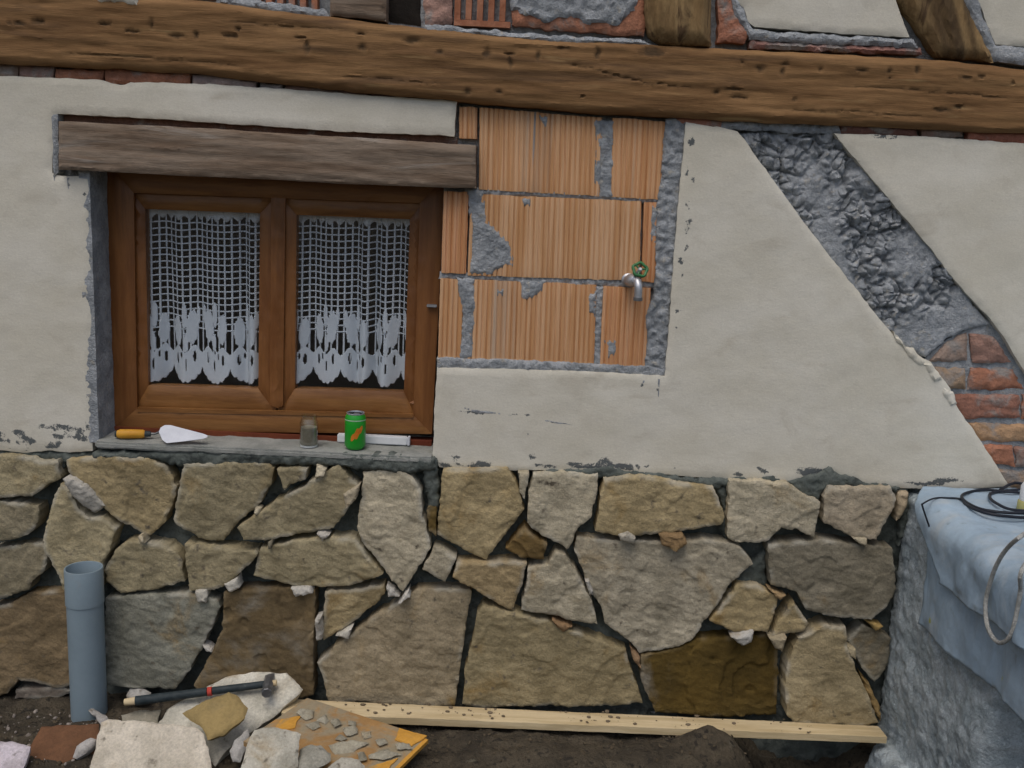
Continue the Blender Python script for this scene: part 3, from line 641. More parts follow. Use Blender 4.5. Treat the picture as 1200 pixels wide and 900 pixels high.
# lace curtains hanging behind the panes
def curtain(px0, px1, pyt, pyb, phase, label):
    A, B = UY(px0, pyt, .185), UY(px1, pyt, .185); bot = UY(px0, pyb, .185).z
    W, H = B.x - A.x, A.z - bot
    root = tag(empty('lace_curtain', (A.x + W / 2, .185, bot)), label, 'curtain', None)
    def mp(u, v):                                  # cloth coordinates 0..1 -> place, with soft pleats that open downwards
        w = 2 * math.pi * (4.2 * u + .30 * math.sin(5 * u + phase) + .10 * math.sin(13 * u + 2 * phase)) + phase
        amp = (.009 + .008 * v) * (.75 + .4 * math.sin(9 * u + phase))
        x = A.x + W * u + .0036 * math.sin(w + .8)
        y = .187 + amp * math.sin(w) + .004 * math.sin(17 * u + 3 * v)
        z = A.z - H * v + .0025 * math.sin(w + .5)
        return Vector((x, y, z))
    def strip(V, F, path, wd, horiz):
        b = len(V)
        for (u, v) in path:
            du, dv = (0, wd / H / 2) if horiz else (wd / W / 2, 0)
            V.append(mp(u - du, v - dv)); V.append(mp(u + du, v + dv))
        for i in range(len(path) - 1): F.append([b + 2 * i, b + 2 * i + 1, b + 2 * i + 3, b + 2 * i + 2])
    V, F = [], []
    NX, NY = 20, 17
    for i in range(NX + 1):
        u = i / NX; strip(V, F, [(u, k / 24 * .86) for k in range(25)], .0050, False)
    for j in range(1, NY + 1):
        v = .05 + j * .037; strip(V, F, [(k / 90, v) for k in range(91)], .0046, True)
    o = link('lace_net', V, F, 'lace', root, angle=180); md = o.modifiers.new('thickness', 'SOLIDIFY'); md.thickness = .0008
    V, F = [], []
    b = len(V)                                     # gathered heading
    for k in range(91):
        for v in (-.03, .0, .035, .058 + .012 * math.sin(k * .9)): V.append(mp(k / 90, v))
    for k in range(90):
        for r in range(3): F.append([b + 4 * k + r, b + 4 * k + r + 1, b + 4 * k + r + 5, b + 4 * k + r + 4])
    o = link('heading', V, F, 'lace', root, angle=180); md = o.modifiers.new('thickness', 'SOLIDIFY'); md.thickness = .0008
    V, F = [], []
    R = 4.0
    def ell(x, y, cx, cy, rx, ry, ang, ser=0.0):
        c_, s_ = math.cos(ang), math.sin(ang); dx, dy = x - cx, y - cy
        X, Y = (dx * c_ + dy * s_) / rx, (-dx * s_ + dy * c_) / ry
        k = 1 + ser * math.sin(9 * math.atan2(Y, X)); return X * X + Y * Y < k
    def lace(u, v):                                # the woven pattern: leaves above, slit scallops below
        t = u * R + .13 * phase; i_ = math.floor(t); a = (t - i_ - .5) * (1 if i_ % 2 else -1)
        up = .012 * math.sin(i_ * 2.3 + phase)
        vb = .895 + .085 * abs(math.cos(math.pi * a)) ** .7 + .012 * abs(math.sin(6 * math.pi * a))
        if v > vb: return False
        if v > .795 + .02 * math.cos(4 * math.pi * a):
            for cx, cy, rx, ry, g in ((-.27, .85, .045, .030, .5), (.25, .84, .04, .032, -.5), (.02, .885, .02, .035, 0), (-.12, .83, .03, .018, .9)):
                if ell(a, v, cx, cy, rx, ry, g * .06): return False
            return True
        for cx, cy, rx, ry, g, se in ((-.25, .685, .15, .085, .10, .10), (.20, .665, .17, .095, -.08, .12), (-.02, .60, .075, .075, .05, .08), (.38, .60, .06, .05, 0, .0), (.02, .76, .07, .05, 0, .1)):
            if ell(a, v - up, cx, cy, rx, ry, g, se): return True
        return abs(a + .06 * math.sin(v * 40)) < .025 and v > .7
    GN, GM = 170, 120; v0_ = .52; idm = {}
    def gv(i, j):
        if (i, j) not in idm:
            idm[(i, j)] = len(V); p = mp(i / GN, v0_ + (1.0 - v0_) * j / GM); p.y -= .0015; V.append(p)
        return idm[(i, j)]
    for i in range(GN):
        for j in range(GM):
            if lace((i + .5) / GN, v0_ + (1.0 - v0_) * (j + .5) / GM): F.append([gv(i, j), gv(i + 1, j), gv(i + 1, j + 1), gv(i, j + 1)])
    o = link('leaf_border', V, F, 'lace', root, angle=180); md = o.modifiers.new('thickness', 'SOLIDIFY'); md.thickness = .0008
curtain(163, 308, 240, 447, .4, 'white lace curtain with leaf border behind the pane beside the plaster reveal')
curtain(341, 484, 246, 449, 2.1, 'white lace curtain with leaf border behind the pane beside the clay blocks')

# ------------------------------------------------------------------ rubble stone facing
facing = tag(empty('stone_facing', UY(560, 830, -.02)), 'rubble stone facing of tan and brown limestone set in dark mortar below the plaster', 'stone wall')
wslab('mortar_bed', [(-420, 500), (-60, 520), (105, 528), (300, 528), (508, 536), (560, 546), (720, 550), (1070, 566), (1062, 640), (1052, 760), (1040, 960), (700, 950), (300, 930), (-420, 900)], .035, .02, 'wetmortar', facing, res=.011, ejit=.004, disp=lump(.014, 14))
PALE, TN, WARM, DULL, GR = (.50, .445, .325), (.385, .33, .205), (.425, .34, .19), (.31, .27, .18), (.255, .23, .17)
BRN, DBR = (.118, .078, .019), (.15, .10, .03)
ST = [  # outline, tint, brown rock?
 ([(-12, 536), (17, 535), (35, 538), (46, 542), (66, 541), (69, 562), (50, 571), (37, 582), (20, 582), (-12, 586)], TN, 0),
 ([(-12, 589), (22, 591), (43, 595), (43, 613), (32, 628), (15, 633), (-12, 636)], DULL, 0),
 ([(-12, 645), (22, 640), (45, 639), (53, 645), (50, 670), (37, 682), (32, 692), (15, 698), (-12, 707)], DULL, 0),
 ([(-12, 714), (8, 712), (30, 698), (76, 697), (84, 740), (88, 806), (60, 808), (28, 799), (20, 798), (8, 812), (-12, 820)], (.25, .185, .105), 0),
 ([(18, 809), (72, 806), (84, 812), (68, 820), (17, 820)], (.20, .17, .14), 0),
 ([(77, 540), (130, 536), (172, 537), (190, 545), (200, 559), (205, 574), (200, 592), (190, 615), (172, 631), (160, 625), (140, 614), (120, 597), (110, 582), (95, 566), (80, 554)], WARM, 0),
 ([(70, 567), (80, 574), (92, 597), (106, 608), (120, 604), (137, 620), (131, 640), (122, 660), (118, 690), (78, 695), (70, 672), (54, 645), (51, 632), (57, 602), (62, 582)], TN, 0),
 ([(214, 544), (275, 543), (314, 544), (321, 550), (317, 567), (309, 580), (300, 597), (280, 610), (270, 622), (260, 635), (240, 636), (220, 625), (201, 611), (205, 590), (212, 557)], TN, 0),
 ([(324, 550), (360, 549), (357, 560), (332, 575)], TN, 0),
 ([(394, 544), (405, 552), (412, 565), (421, 570), (408, 597), (390, 620), (375, 622), (312, 632), (287, 631), (281, 616), (300, 602), (337, 580), (375, 557), (386, 550)], TN, 0),
 ([(426, 554), (467, 550), (485, 560), (494, 575), (495, 600), (502, 625), (505, 642), (490, 665), (472, 692), (462, 682), (447, 662), (425, 635), (418, 616), (423, 585)], PALE, 0),
 ([(217, 637), (240, 640), (300, 645), (302, 648), (297, 657), (280, 672), (265, 685), (250, 692), (222, 692), (217, 665)], TN, 0),
 ([(150, 634), (175, 637), (195, 641), (210, 652), (215, 682), (185, 692), (140, 696), (125, 682), (121, 670), (125, 662), (137, 642)], TN, 0),
 ([(306, 640), (350, 632), (390, 629), (417, 630), (435, 655), (449, 672), (410, 685), (375, 687), (337, 685), (297, 674)], TN, 0),
 ([(122, 702), (150, 699), (180, 698), (225, 696), (255, 705), (257, 712), (250, 730), (235, 762), (217, 792), (205, 808), (150, 806), (124, 803)], (.265, .265, .215), 0),
 ([(261, 695), (300, 691), (350, 693), (368, 695), (367, 760), (366, 816), (350, 820), (235, 814), (228, 803), (245, 770), (260, 740)], (.20, .145, .075), 1),
 ([(382, 692), (420, 690), (450, 684), (451, 697), (437, 710), (412, 732), (378, 752), (376, 737), (379, 725)], WARM, 0),
 ([(475, 700), (490, 690), (550, 692), (553, 695), (547, 725), (540, 775), (533, 828), (462, 825), (412, 820), (392, 825), (385, 815), (377, 787), (372, 775), (390, 760), (412, 743), (440, 721), (462, 708)], (.35, .29, .19), 0),
 ([(566, 711), (585, 715), (640, 729), (670, 741), (700, 751), (735, 765), (736, 775), (745, 800), (755, 829), (725, 832), (620, 830), (562, 831), (542, 826), (545, 787), (555, 745), (559, 720)], (.37, .305, .175), 0),
 ([(519, 550), (595, 549), (607, 570), (614, 597), (595, 622), (569, 657), (557, 652), (512, 627), (515, 587)], WARM, 0),
 ([(607, 556), (620, 555), (614, 585), (610, 577)], PALE, 0),
 ([(625, 556), (660, 553), (680, 556), (701, 556), (700, 575), (692, 607), (677, 620), (665, 645), (655, 636), (635, 627), (627, 622), (618, 612), (620, 575)], PALE, 0),
 ([(615, 617), (630, 631), (640, 638), (637, 655), (610, 656), (592, 645)], (.22, .145, .055), 1),
 ([(510, 639), (535, 654), (522, 682), (495, 667)], PALE, 0),
 ([(535, 660), (570, 660), (617, 660), (614, 680), (601, 716), (595, 716), (555, 692), (530, 677)], (.45, .345, .19), 0),
 ([(650, 646), (662, 650), (674, 670), (692, 700), (700, 732), (670, 729), (640, 721), (611, 717), (620, 665), (642, 661)], PALE, 0),
 ([(707, 562), (740, 558), (770, 560), (800, 567), (837, 571), (849, 605), (845, 615), (800, 622), (750, 627), (722, 627), (698, 622), (702, 595)], WARM, 0),
 ([(676, 631), (722, 633), (770, 634), (807, 633), (832, 631), (865, 639), (882, 659), (852, 685), (845, 700), (825, 727), (815, 745), (795, 757), (750, 766), (740, 752), (710, 732), (703, 707), (690, 690), (680, 660), (673, 645)], (.49, .44, .33), 0),
 ([(855, 564), (890, 564), (925, 566), (937, 577), (960, 587), (956, 615), (955, 630), (935, 621), (915, 619), (897, 636), (867, 636), (853, 632), (853, 595)], PALE, 0),
 ([(970, 571), (1045, 571), (1052, 585), (1045, 602), (1027, 632), (1017, 631), (997, 628), (965, 612), (966, 582)], (.48, .41, .30), 0),
 ([(901, 639), (962, 633), (1000, 638), (1047, 644), (1051, 690), (1040, 712), (1020, 725), (975, 722), (945, 715), (935, 695), (905, 685), (900, 660)], GR, 0),
 ([(865, 685), (890, 687), (912, 700), (911, 712), (900, 741), (860, 740), (832, 728)], WARM, 0),
 ([(930, 705), (947, 730), (940, 740), (905, 745), (913, 727)], WARM, 0),
 ([(751, 770), (790, 762), (820, 751), (862, 748), (900, 748), (914, 762), (915, 800), (912, 843), (825, 841), (768, 835), (763, 824), (752, 800)], BRN, 1),
 ([(936, 747), (967, 734), (991, 735), (992, 757), (1002, 782), (1015, 810), (1027, 845), (1000, 850), (930, 847), (922, 837), (920, 812), (922, 782)], (.42, .345, .205), 0),
 ([(995, 752), (1010, 732), (1030, 740), (1045, 750), (1042, 782), (1025, 800), (1010, 782)], GR, 0),
 ([(500, 596), (511, 596), (511, 628), (503, 622)], DBR, 1),
]
ST += [([(a - 488, b - 16) for a, b in s], t, k) for s, t, k in ST[7:18] if max(p[0] for p in s) < 470]     # the facing goes on past the frame
def facing_stone(px, col, brown, y=-.030, rw=.016, a=.008):
    x0_, x1_ = min(p[0] for p in px), max(p[0] for p in px)
    small = (x1_ - x0_) < 40
    k_ = random.uniform(.92, 1.08) * .87; c = [v * k_ for v in col]
    return wslab('stone', px, y + random.uniform(-.010, .010), .095, 'brownstone' if brown else 'stone', facing, color=c,
                 res=.0058 if not small else .005, ejit=.0045, efreq=40, rnd=.0035 if not small else .003, rw=.005 if not small else .004, disp=stone_disp(.004 if not small else .003, .06, 8, .008 if brown else .004), angle=42, mark=lambda p, d: .55 * smooth(.016, .002, d) * smooth(-.1, .35, noise.noise(p * 18)))
for s, t, k in ST: facing_stone(s, t, k)
CH = [([(75, 560), (85, 561), (100, 572), (110, 585), (120, 596), (107, 605), (95, 595), (82, 580)], (.47, .45, .40), -.055), ([(370, 545), (381, 550), (380, 558), (369, 561)], PALE, -.04), ([(401, 581), (421, 569), (417, 585), (405, 597)], (.46, .40, .29), -.05),
      ([(370, 725), (376, 724), (377, 750), (370, 753)], (.5, .48, .43), -.045), ([(392, 747), (412, 736), (408, 750)], (.5, .48, .42), -.045), ([(262, 685), (277, 678), (280, 690), (268, 695)], (.48, .46, .40), -.05), ([(340, 690), (362, 689), (366, 697), (346, 700)], (.47, .45, .40), -.05),
      ([(371, 625), (386, 627), (377, 635)], (.5, .47, .42), -.05), ([(452, 688), (462, 694), (468, 702), (455, 700)], (.5, .48, .43), -.05), ([(466, 708), (478, 691), (480, 700)], (.5, .48, .43), -.05), ([(686, 682), (691, 681), (696, 697), (690, 697)], (.48, .46, .41), -.045), ([(227, 694), (241, 693), (240, 708), (230, 706)], (.46, .44, .38), -.055),
      ([(725, 628), (735, 625), (745, 630), (742, 637), (728, 636)], (.45, .42, .35), -.055), ([(772, 627), (800, 626), (805, 635), (792, 646), (777, 640)], (.24, .16, .08), -.055), ([(999, 630), (1017, 632), (1016, 641), (1008, 638)], PALE, -.05), ([(1054, 580), (1066, 578), (1064, 596), (1052, 612)], (.44, .36, .25), -.03),
      ([(857, 747), (885, 742), (882, 755), (870, 758)], (.46, .45, .42), -.06), ([(902, 749), (921, 746), (917, 764), (908, 760)], (.42, .36, .25), -.055), ([(902, 691), (922, 699), (915, 704)], (.40, .28, .15), -.045), ([(1014, 727), (1035, 734), (1027, 740)], (.42, .29, .11), -.04), ([(1010, 790), (1020, 803), (1032, 830), (1030, 843), (1022, 827)], (.33, .23, .10), -.03),
      ([(647, 727), (671, 735), (660, 743)], (.30, .19, .10), -.035), ([(738, 760), (750, 770), (751, 784), (742, 774)], (.32, .21, .12), -.035), ([(160, 630), (166, 627), (170, 636), (163, 638)], PALE, -.05), ([(236, 757), (243, 759), (248, 765), (240, 763)], (.5, .48, .44), -.04), ([(994, 758), (1004, 762), (1003, 773), (997, 770)], (.42, .36, .24), -.05), ([(313, 637), (319, 634), (318, 643), (314, 644)], GR, -.05), ([(298, 596), (304, 598), (303, 604), (299, 603)], PALE, -.045)]
for px, c, y in CH:
    wslab('stone_chip', px, y, .05, 'stone', facing, color=c, res=.0045, ejit=.003, efreq=50, rnd=.006, rw=.007, disp=stone_disp(.004, .25, 20, .003), angle=40)
# trowelled mortar along the top of the stones
for px, y in [([(108, 531), (200, 530), (300, 531), (400, 533), (508, 537), (512, 552), (480, 556), (430, 551), (380, 546), (300, 546), (210, 548), (180, 540), (110, 540)], -.027), ([(495, 540), (512, 538), (514, 600), (505, 615), (498, 575)], -.012), ([(925, 566), (938, 560), (962, 556), (972, 549), (985, 556), (1000, 560), (1012, 566), (1040, 568), (1056, 574), (1050, 580), (1040, 572), (968, 574), (958, 590), (936, 578)], -.016), ([(640, 552), (690, 549), (720, 546), (736, 552), (770, 556), (800, 560), (850, 561), (870, 559), (880, 563), (900, 558), (920, 563), (905, 568), (853, 572), (838, 574), (800, 567), (700, 561), (640, 557)], -.009), ([(838, 570), (854, 570), (852, 640), (842, 620), (850, 604)], .0), ([(884, 655), (898, 645), (899, 690), (866, 686), (850, 700), (858, 684)], .004), ([(-12, 528), (60, 530), (108, 532), (108, 542), (76, 545), (70, 560), (66, 542), (30, 536), (-12, 535)], .004), ([(1052, 574), (1064, 570), (1072, 600), (1066, 620), (1054, 640), (1056, 610)], .0)]:
    wslab('mortar_pointing', px, y, .05 , 'wetmortar', facing, res=.0065, ejit=.007, efreq=45, rnd=.008, rw=.012, disp=lump(.007, 32), angle=60)

# ------------------------------------------------------------------ board under the facing
ZB = UY(700, 833, -.045).z
def board():
    px = [(352, 820), (1030, 852), (1041, 866), (375, 835)]
    A, B = UZ(330, 818, ZB), UZ(1029, 850, ZB); C = UZ(1040, 863, ZB); D = UZ(330, 835, ZB)
    ax = (B - A).normalized(); n = Vector((0, 0, 1)); e2 = n.cross(ax)
    pts = [((p - A).dot(ax), (p - A).dot(e2)) for p in (A, B, C, D)]
    V, F, _ = slab_mesh(pts, (A, ax, e2, n), .024, res=.02, ejit=.0015, rnd=.002, rw=.006, disp=lambda p, d, s: .0012 * fnoise(p, 6, 3))
    return link('wooden_board', V, F, 'pine', base=True)
tag(board(), 'long narrow raw pine board on the soil along the foot of the stone facing', 'board')

# ------------------------------------------------------------------ water tap
TP = UY(736, 328, .018)
tap = tag(empty('water_tap', TP), 'old grey metal water tap with green wheel handle on the clay blocks', 'tap')
ax = Vector((.0, -1, 0))
lathe('wall_flange', [(.020, 0), (.020, .004), (.015, .007), (.0135, .016)], TP, ax, 'zinc', tap, 24)
Q = TP + Vector((.003, -.03, .002))
lathe('tap_body', [(.0135, -.016), (.0145, -.006), (.0185, .0), (.0195, .012), (.0175, .024), (.0125, .032), (.0, .034)], Q, Vector((.45, -1, .12)), 'zinc', tap, 24)
S0 = Q + Vector((.006, -.010, .0))
tube('spout', spline([S0, S0 + Vector((.010, -.020, .0)), S0 + Vector((.014, -.032, -.014)), S0 + Vector((.015, -.034, -.034)), S0 + Vector((.015, -.034, -.052))], 6), lambda t: .0125 - .001 * t, 'zinc', tap, 16)
lathe('spout_collar', [(.010, 0), (.0135, .001), (.0135, .010), (.0105, .011)], S0 + Vector((.015, -.034, -.056)), Vector((0, 0, 1)), 'steel', tap, 20)
H0 = UY(750, 316, -.035)
hn = Vector((.12, -.86, .45)).normalized()
tube('valve_stem', [Q + Vector((.006, -.006, .006)), H0], .0055, 'zinc', tap, 12)
hw = empty('handwheel', H0, tap)
u = hn.orthogonal().normalized(); v = hn.cross(u)
ring = [H0 + (u * math.cos(t) + v * math.sin(t)) * (.0205 + .0018 * math.cos(5 * t)) for t in [2 * math.pi * k / 40 for k in range(40)]]
tube('rim', ring, .0046, 'greenpaint', hw, 10, closed=True)
for k in range(3):
    t = 2 * math.pi * k / 3 + .4; tube('spoke', [H0, H0 + (u * math.cos(t) + v * math.sin(t)) * .019], .003, 'greenpaint', hw, 8)
lathe('hub', [(.0065, -.004), (.0065, .003), (.004, .006), (0, .006)], H0, hn, 'zinc', hw, 16)

# ------------------------------------------------------------------ things on the sill
def sill_pt(px, py): return UZ(px, py, ZS + .0015)
c0 = sill_pt(416, 525)
can = tag(empty('drink_can', c0), 'bright green drink can with an orange mark on the window sill', 'can')
R_ = .0325
lathe('body', [(.0, .004), (.021, .004), (.0245, .0), (.027, .003), (R_, .012), (R_, .096), (.0305, .103), (.0275, .110)], c0, Vector((0, 0, 1)), 'cangreen', can, 40)
lathe('lid', [(.0275, .110), (.0282, .1125), (.0275, .1145), (.0255, .1145), (.0245, .110), (0, .110)], c0, Vector((0, 0, 1)), 'zinc', can, 40)
lathe('pull_tab', [(0, .1105), (.010, .1105), (.010, .1125), (0, .1125)], c0 + Vector((.004, -.004, 0)), Vector((0, 0, 1)), 'steel', can, 16)
def can_print(name, shape, mat):
    V, F = [], []; n = 14
    for k in range(n + 1):
        t = k / n; lo_, hi_, a_ = shape(t)
        for z in (lo_, (lo_ + hi_) / 2, hi_):
            V.append(c0 + Vector((math.sin(a_) * (R_ + .0006), -math.cos(a_) * (R_ + .0006), z)))
    for k in range(n):
        for r in (0, 1): F.append([3 * k + r, 3 * k + r + 1, 3 * k + r + 4, 3 * k + r + 3])
    return link(name, V, F, mat, can)
def flash(t):
    a_ = -.25 + 1.15 * t; mid = .036 + .036 * t; w = .010 * math.sin(math.pi * min(max(t, .04), .96)) + .004 + .003 * math.sin(t * 16); return mid - w, mid + w, a_
can_print('printed_flash', flash, 'canorange')
can_print('printed_band', lambda t: (.092, .0955, -1.5 + 3.0 * t), surf('pale_print', (.35, .55, .35), (.4, .6, .4), bump=0))
j0 = sill_pt(362, 523)
jar = tag(empty('glass_jar', j0), 'clear glass jar half full of murky water on the window sill', 'jar')
lathe('glass', [(.0, .0), (.026, .0), (.0285, .004), (.0285, .078), (.0245, .088), (.0245, .1), (.0225, .1), (.0225, .088), (.0262, .077), (.0262, .008), (0, .006)], j0, Vector((0, 0, 1)), 'jarglass', jar, 32)
lathe('murky_water', [(0, .007), (.0255, .009), (.0255, .062), (0, .062)], j0, Vector((0, 0, 1)), 'sludge', jar, 32)
lathe('settled_lime', [(0, .0015), (.0272, .0015), (.0272, .0065), (0, .0065)], j0 + Vector((0, 0, .0)), Vector((0, 0, 1)), 'whiteplastic', jar, 32)
# trowel
t0, t1, t2, t3 = sill_pt(137, 514), sill_pt(170, 514), sill_pt(186, 514), sill_pt(243, 516)
tro = tag(empty('trowel', t1), 'small trowel with yellow handle and whitish pointed blade on the sill', 'trowel')
d = (t1 - t0).normalized(); zz = Vector((0, 0, .0150))
lathe('handle', [(0, 0), (.011, .001), (.0145, .010), (.0145, .05), (.0135, .078), (.010, .083), (0, .083)], t0 + zz, d, 'yellowhandle', tro, 20)
lathe('handle_cap', [(0, -.006), (.009, -.005), (.0105, .0012), (0, .0012)], t0 + zz, d, 'blackgrip', tro, 20)
lathe('ferrule', [(0, .083), (.0098, .083), (.0085, .100), (0, .102)], t0 + zz, d, 'blackgrip', tro, 20)
tube('tang', spline([t0 + d * .10 + zz, t0 + d * .116 + zz * 1.1, t0 + d * .128 + zz * 1.5, t0 + d * .142 + zz * 1.3], 5), .0035, 'steel', tro, 10)
bl = [(186, 506), (188, 501), (193, 498), (200, 498), (215, 502), (238, 508), (243, 510), (243, 512), (238, 514), (215, 517), (195, 519), (190, 515)]
Ob = UZ(210, 509, ZS + .030); tl = math.radians(38)
nB = Vector((0, -math.sin(tl), math.cos(tl))); e2B = Vector((0, math.cos(tl), math.sin(tl)))
V, F, _ = slab_mesh([((q - Ob).x, (q - Ob).dot(e2B)) for q in (UP(a, b, Ob, nB) for a, b in bl)], (Ob, Vector((1, 0, 0)), e2B, nB), .0025, res=.006, ejit=0, rnd=.0006, rw=.003)
link('blade', V, F, 'bladewhite', tro)
# white strip
w0, w1 = sill_pt(395, 519), sill_pt(478, 520.5)
strip_ = tag(empty('plastic_strip', w0), 'white flat plastic strip lying on the sill behind the green can', 'strip')
box('strip_body', (w0.x, w0.y, ZS + .003), (w1.x, w0.y + .022, ZS + .030), 'whiteplastic', strip_, bev=.003)
box('strip_end', (w1.x + .0005, w0.y - .001, ZS + .002), (w1.x + .008, w0.y + .024, ZS + .031), 'bladewhite', strip_, bev=.002)

# ------------------------------------------------------------------ grey pipe
pt = UY(98, 665, -.10); PR = .0545
zr = UY(100, 715, -.155).z
pipe = tag(empty('drain_pipe', (pt.x, pt.y, ground_z(pt.x, pt.y) - .05)), 'upright grey plastic drain pipe with open top in front of the stones', 'pipe')
g0 = ground_z(pt.x, pt.y) - .06
lathe('pipe_body', [(PR - .0035, g0), (PR - .001, g0), (PR - .001, zr - .001)], (pt.x, pt.y, 0), Vector((0, 0, 1)), 'pvc', pipe, 48)
lathe('pipe_socket', [(PR - .001, zr - .001), (PR + .0015, zr), (PR + .0015, pt.z - .002), (PR + .0005, pt.z), (PR - .003, pt.z), (PR - .004, pt.z - .002), (PR - .004, zr - .3), (0, zr - .3)], (pt.x, pt.y, 0), Vector((0, 0, 1)), 'pvc', pipe, 48)

# ------------------------------------------------------------------ concrete landing with sheeting on the right
X0 = UY(1062, 640, -.02).x
ZTOP = UY(1090, 577, 0).z
land = tag(empty('concrete_landing', (X0 + .3, -.25, -.1)), 'rough pale concrete landing block beside the stone facing', 'landing')
fc = UX(1166, 815, X0 + .01).y
def rough_block(name, lo, hi, amp, ns, mat, parent, skew=0):
    bm = bmesh.new(); V, F = box_vf(lo, hi); vs_ = [bm.verts.new(v) for v in V]
    for f in F: bm.faces.new([vs_[i] for i in f])
    bmesh.ops.bevel(bm, geom=bm.edges[:], offset=.02, segments=2, affect='EDGES')
    for _ in range(12):
        es = [e for e in bm.edges if e.calc_length() > .02]
        if not es: break
        bmesh.ops.subdivide_edges(bm, edges=es, cuts=1, use_grid_fill=True)
    bmesh.ops.triangulate(bm, faces=bm.faces[:]); bm.normal_update()
    for v in bm.verts:
        q = v.co.copy(); dv, _ = noise.voronoi(q * ns * 1.4)
        pit = smooth(.16, .05, dv[0]) * (1 if noise.noise(q * 7) > .12 else 0)
        v.co += v.normal * (amp * fnoise(q, ns * .4, 5) + .004 * fnoise(q, 50, 3) - .016 * pit)
        v.co.x -= skew * (hi[2] - q.z) * (1 if q.x < lo[0] + .3 else 0)
    V = [v.co.copy() for v in bm.verts]; bm.verts.index_update(); F = [[v.index for v in f.verts] for f in bm.faces]; bm.free()
    return link(name, V, F, mat, parent, angle=60)
def concrete_disp(a, c=13):
    def f(p, d, sd_):
        q = Vector((0, p.y, p.z)); dv, _ = noise.voronoi(q * c)
        pit = smooth(.17, .06, dv[0]) * (1 if noise.noise(q * 9) > .15 else 0)
        return a * fnoise(q, 5, 4) + .006 * fnoise(q + Vector((3, 0, 0)), 24, 4) + .0025 * fnoise(q, 90, 2) - .018 * pit
    return f
def side_slab(name, yz, x, th, a):
    V, F, _ = slab_mesh(yz, (Vector((x, 0, 0)), Vector((0, -1, 0)), Vector((0, 0, 1)), Vector((-1, 0, 0))), th, res=.008, ejit=.008, efreq=22, rnd=.02, rw=.025, disp=concrete_disp(a))
    return link(name, V, F, 'paleconcrete', land, angle=60)
side_slab('pier', [(-.04, -.12), (-fc + .03, -.12), (-fc + .005, .25), (-fc, ZTOP - .15), (.30, ZTOP - .12), (.13, ZTOP - .012), (-.04, ZTOP - .008)], X0, .9, .018)
side_slab('footing', [(.05, -.25), (-fc + .05, -.25), (-fc + .05, -.02), (.2, .03), (.05, .02)], X0 - .055, .3, .03)
rough_block('landing_slab', (X0 + .03, -1.05, ZTOP - .22), (X0 + 1.6, .048, ZTOP - .022), .004, 10, 'paleconcrete', land)

def sheet(name, label_parent, off, y_of_edge, hem, ybk, yfr, zt):
    """cloth over the landing: flat on top, rounded over the left edge, hanging to hem(y)"""
    V, F = [], []; ny, nu = 130, 110
    for j in range(ny + 1):
        s = j / ny
        for i in range(nu + 1):
            t = i / nu
            y = ybk + (yfr - ybk) * s
            rr = .055; top = .95; arc = rr * math.pi / 2
            hang = max(zt - hem(y) - rr, .02); tot = top + arc + hang
            tt = t ** .75 if False else t
            l = tt * tot
            if tt < .3: l = top * .75 * (tt / .3)
            else: l = top * .75 + (tot - top * .75) * ((tt - .3) / .7)
            if l < top: p = Vector((X0 - off + rr + (top - l), y, zt)); n = Vector((0, 0, 1))
            elif l < top + arc:
                a_ = (l - top) / rr; p = Vector((X0 - off + rr - rr * math.sin(a_), y, zt - rr + rr * math.cos(a_))); n = Vector((-math.sin(a_), 0, math.cos(a_)))
            else: p = Vector((X0 - off, y, zt - rr - (l - top - arc))); n = Vector((-1, 0, 0))
            if tt > .3: p.y += y_of_edge(max(0, (l - top) / (arc + hang))) * (1 - s)
            q = p.copy(); h = .010 * noise.fractal(Vector((q.x * 2.5 + off * 50, q.y * 5, q.z * 3)), .9, 2, 3) + .004 * noise.fractal(Vector((q.x * 9, q.y * 14 + off * 90, q.z * 9)), .9, 2, 3)
            k = max(0, l - top - arc) / max(hang, .01)
            h += .008 * k * math.sin(y * 17 + off * 200)
            for f_, a_2, o_ in ((3.2, .008, 0), (7.5, .0025, 5)):
                rg = 1 - min(1, abs(noise.noise(Vector((q.x * f_ * .6 + o_, q.y * f_ + off * 40, q.z * f_ * .8 + q.y * 2)))) * 3.2)
                h += a_2 * rg ** 2.2
            V.append(p + n * (h + .006))
    for j in range(ny):
        for i in range(nu):
            a = j * (nu + 1) + i; F.append([a, a + 1, a + nu + 2, a + nu + 1])
    o = link(name, V, F, 'sheet', label_parent, angle=180)
    md = o.modifiers.new('thickness', 'SOLIDIFY'); md.thickness = .0022; md.offset = 0
    return o
h1a, h1b = UX(1079, 733, X0 - .02), UX(1200, 842, X0 - .02)
h2a, h2b = UX(1106, 676, X0 - .03), UX(1192, 742, X0 - .03)
tarp = tag(empty('plastic_sheeting', (X0 + .4, -.4, ZTOP)), 'blue-grey plastic sheeting draped in two layers over the concrete landing', 'sheeting')
lin = lambda a, b: (lambda y: a.z + (b.z - a.z) * (y - a.y) / (b.y - a.y))
sheet('lower_layer', tarp, .014, lambda k: 0, lin(h1a, h1b), h1a.y + .015, -1.12, ZTOP + .0)
sheet('upper_layer', tarp, .034, lambda k: (h2a.y + .03) * min(1, k * 1.1) , lin(h2a, h2b), -.035, -1.14, ZTOP + .016)
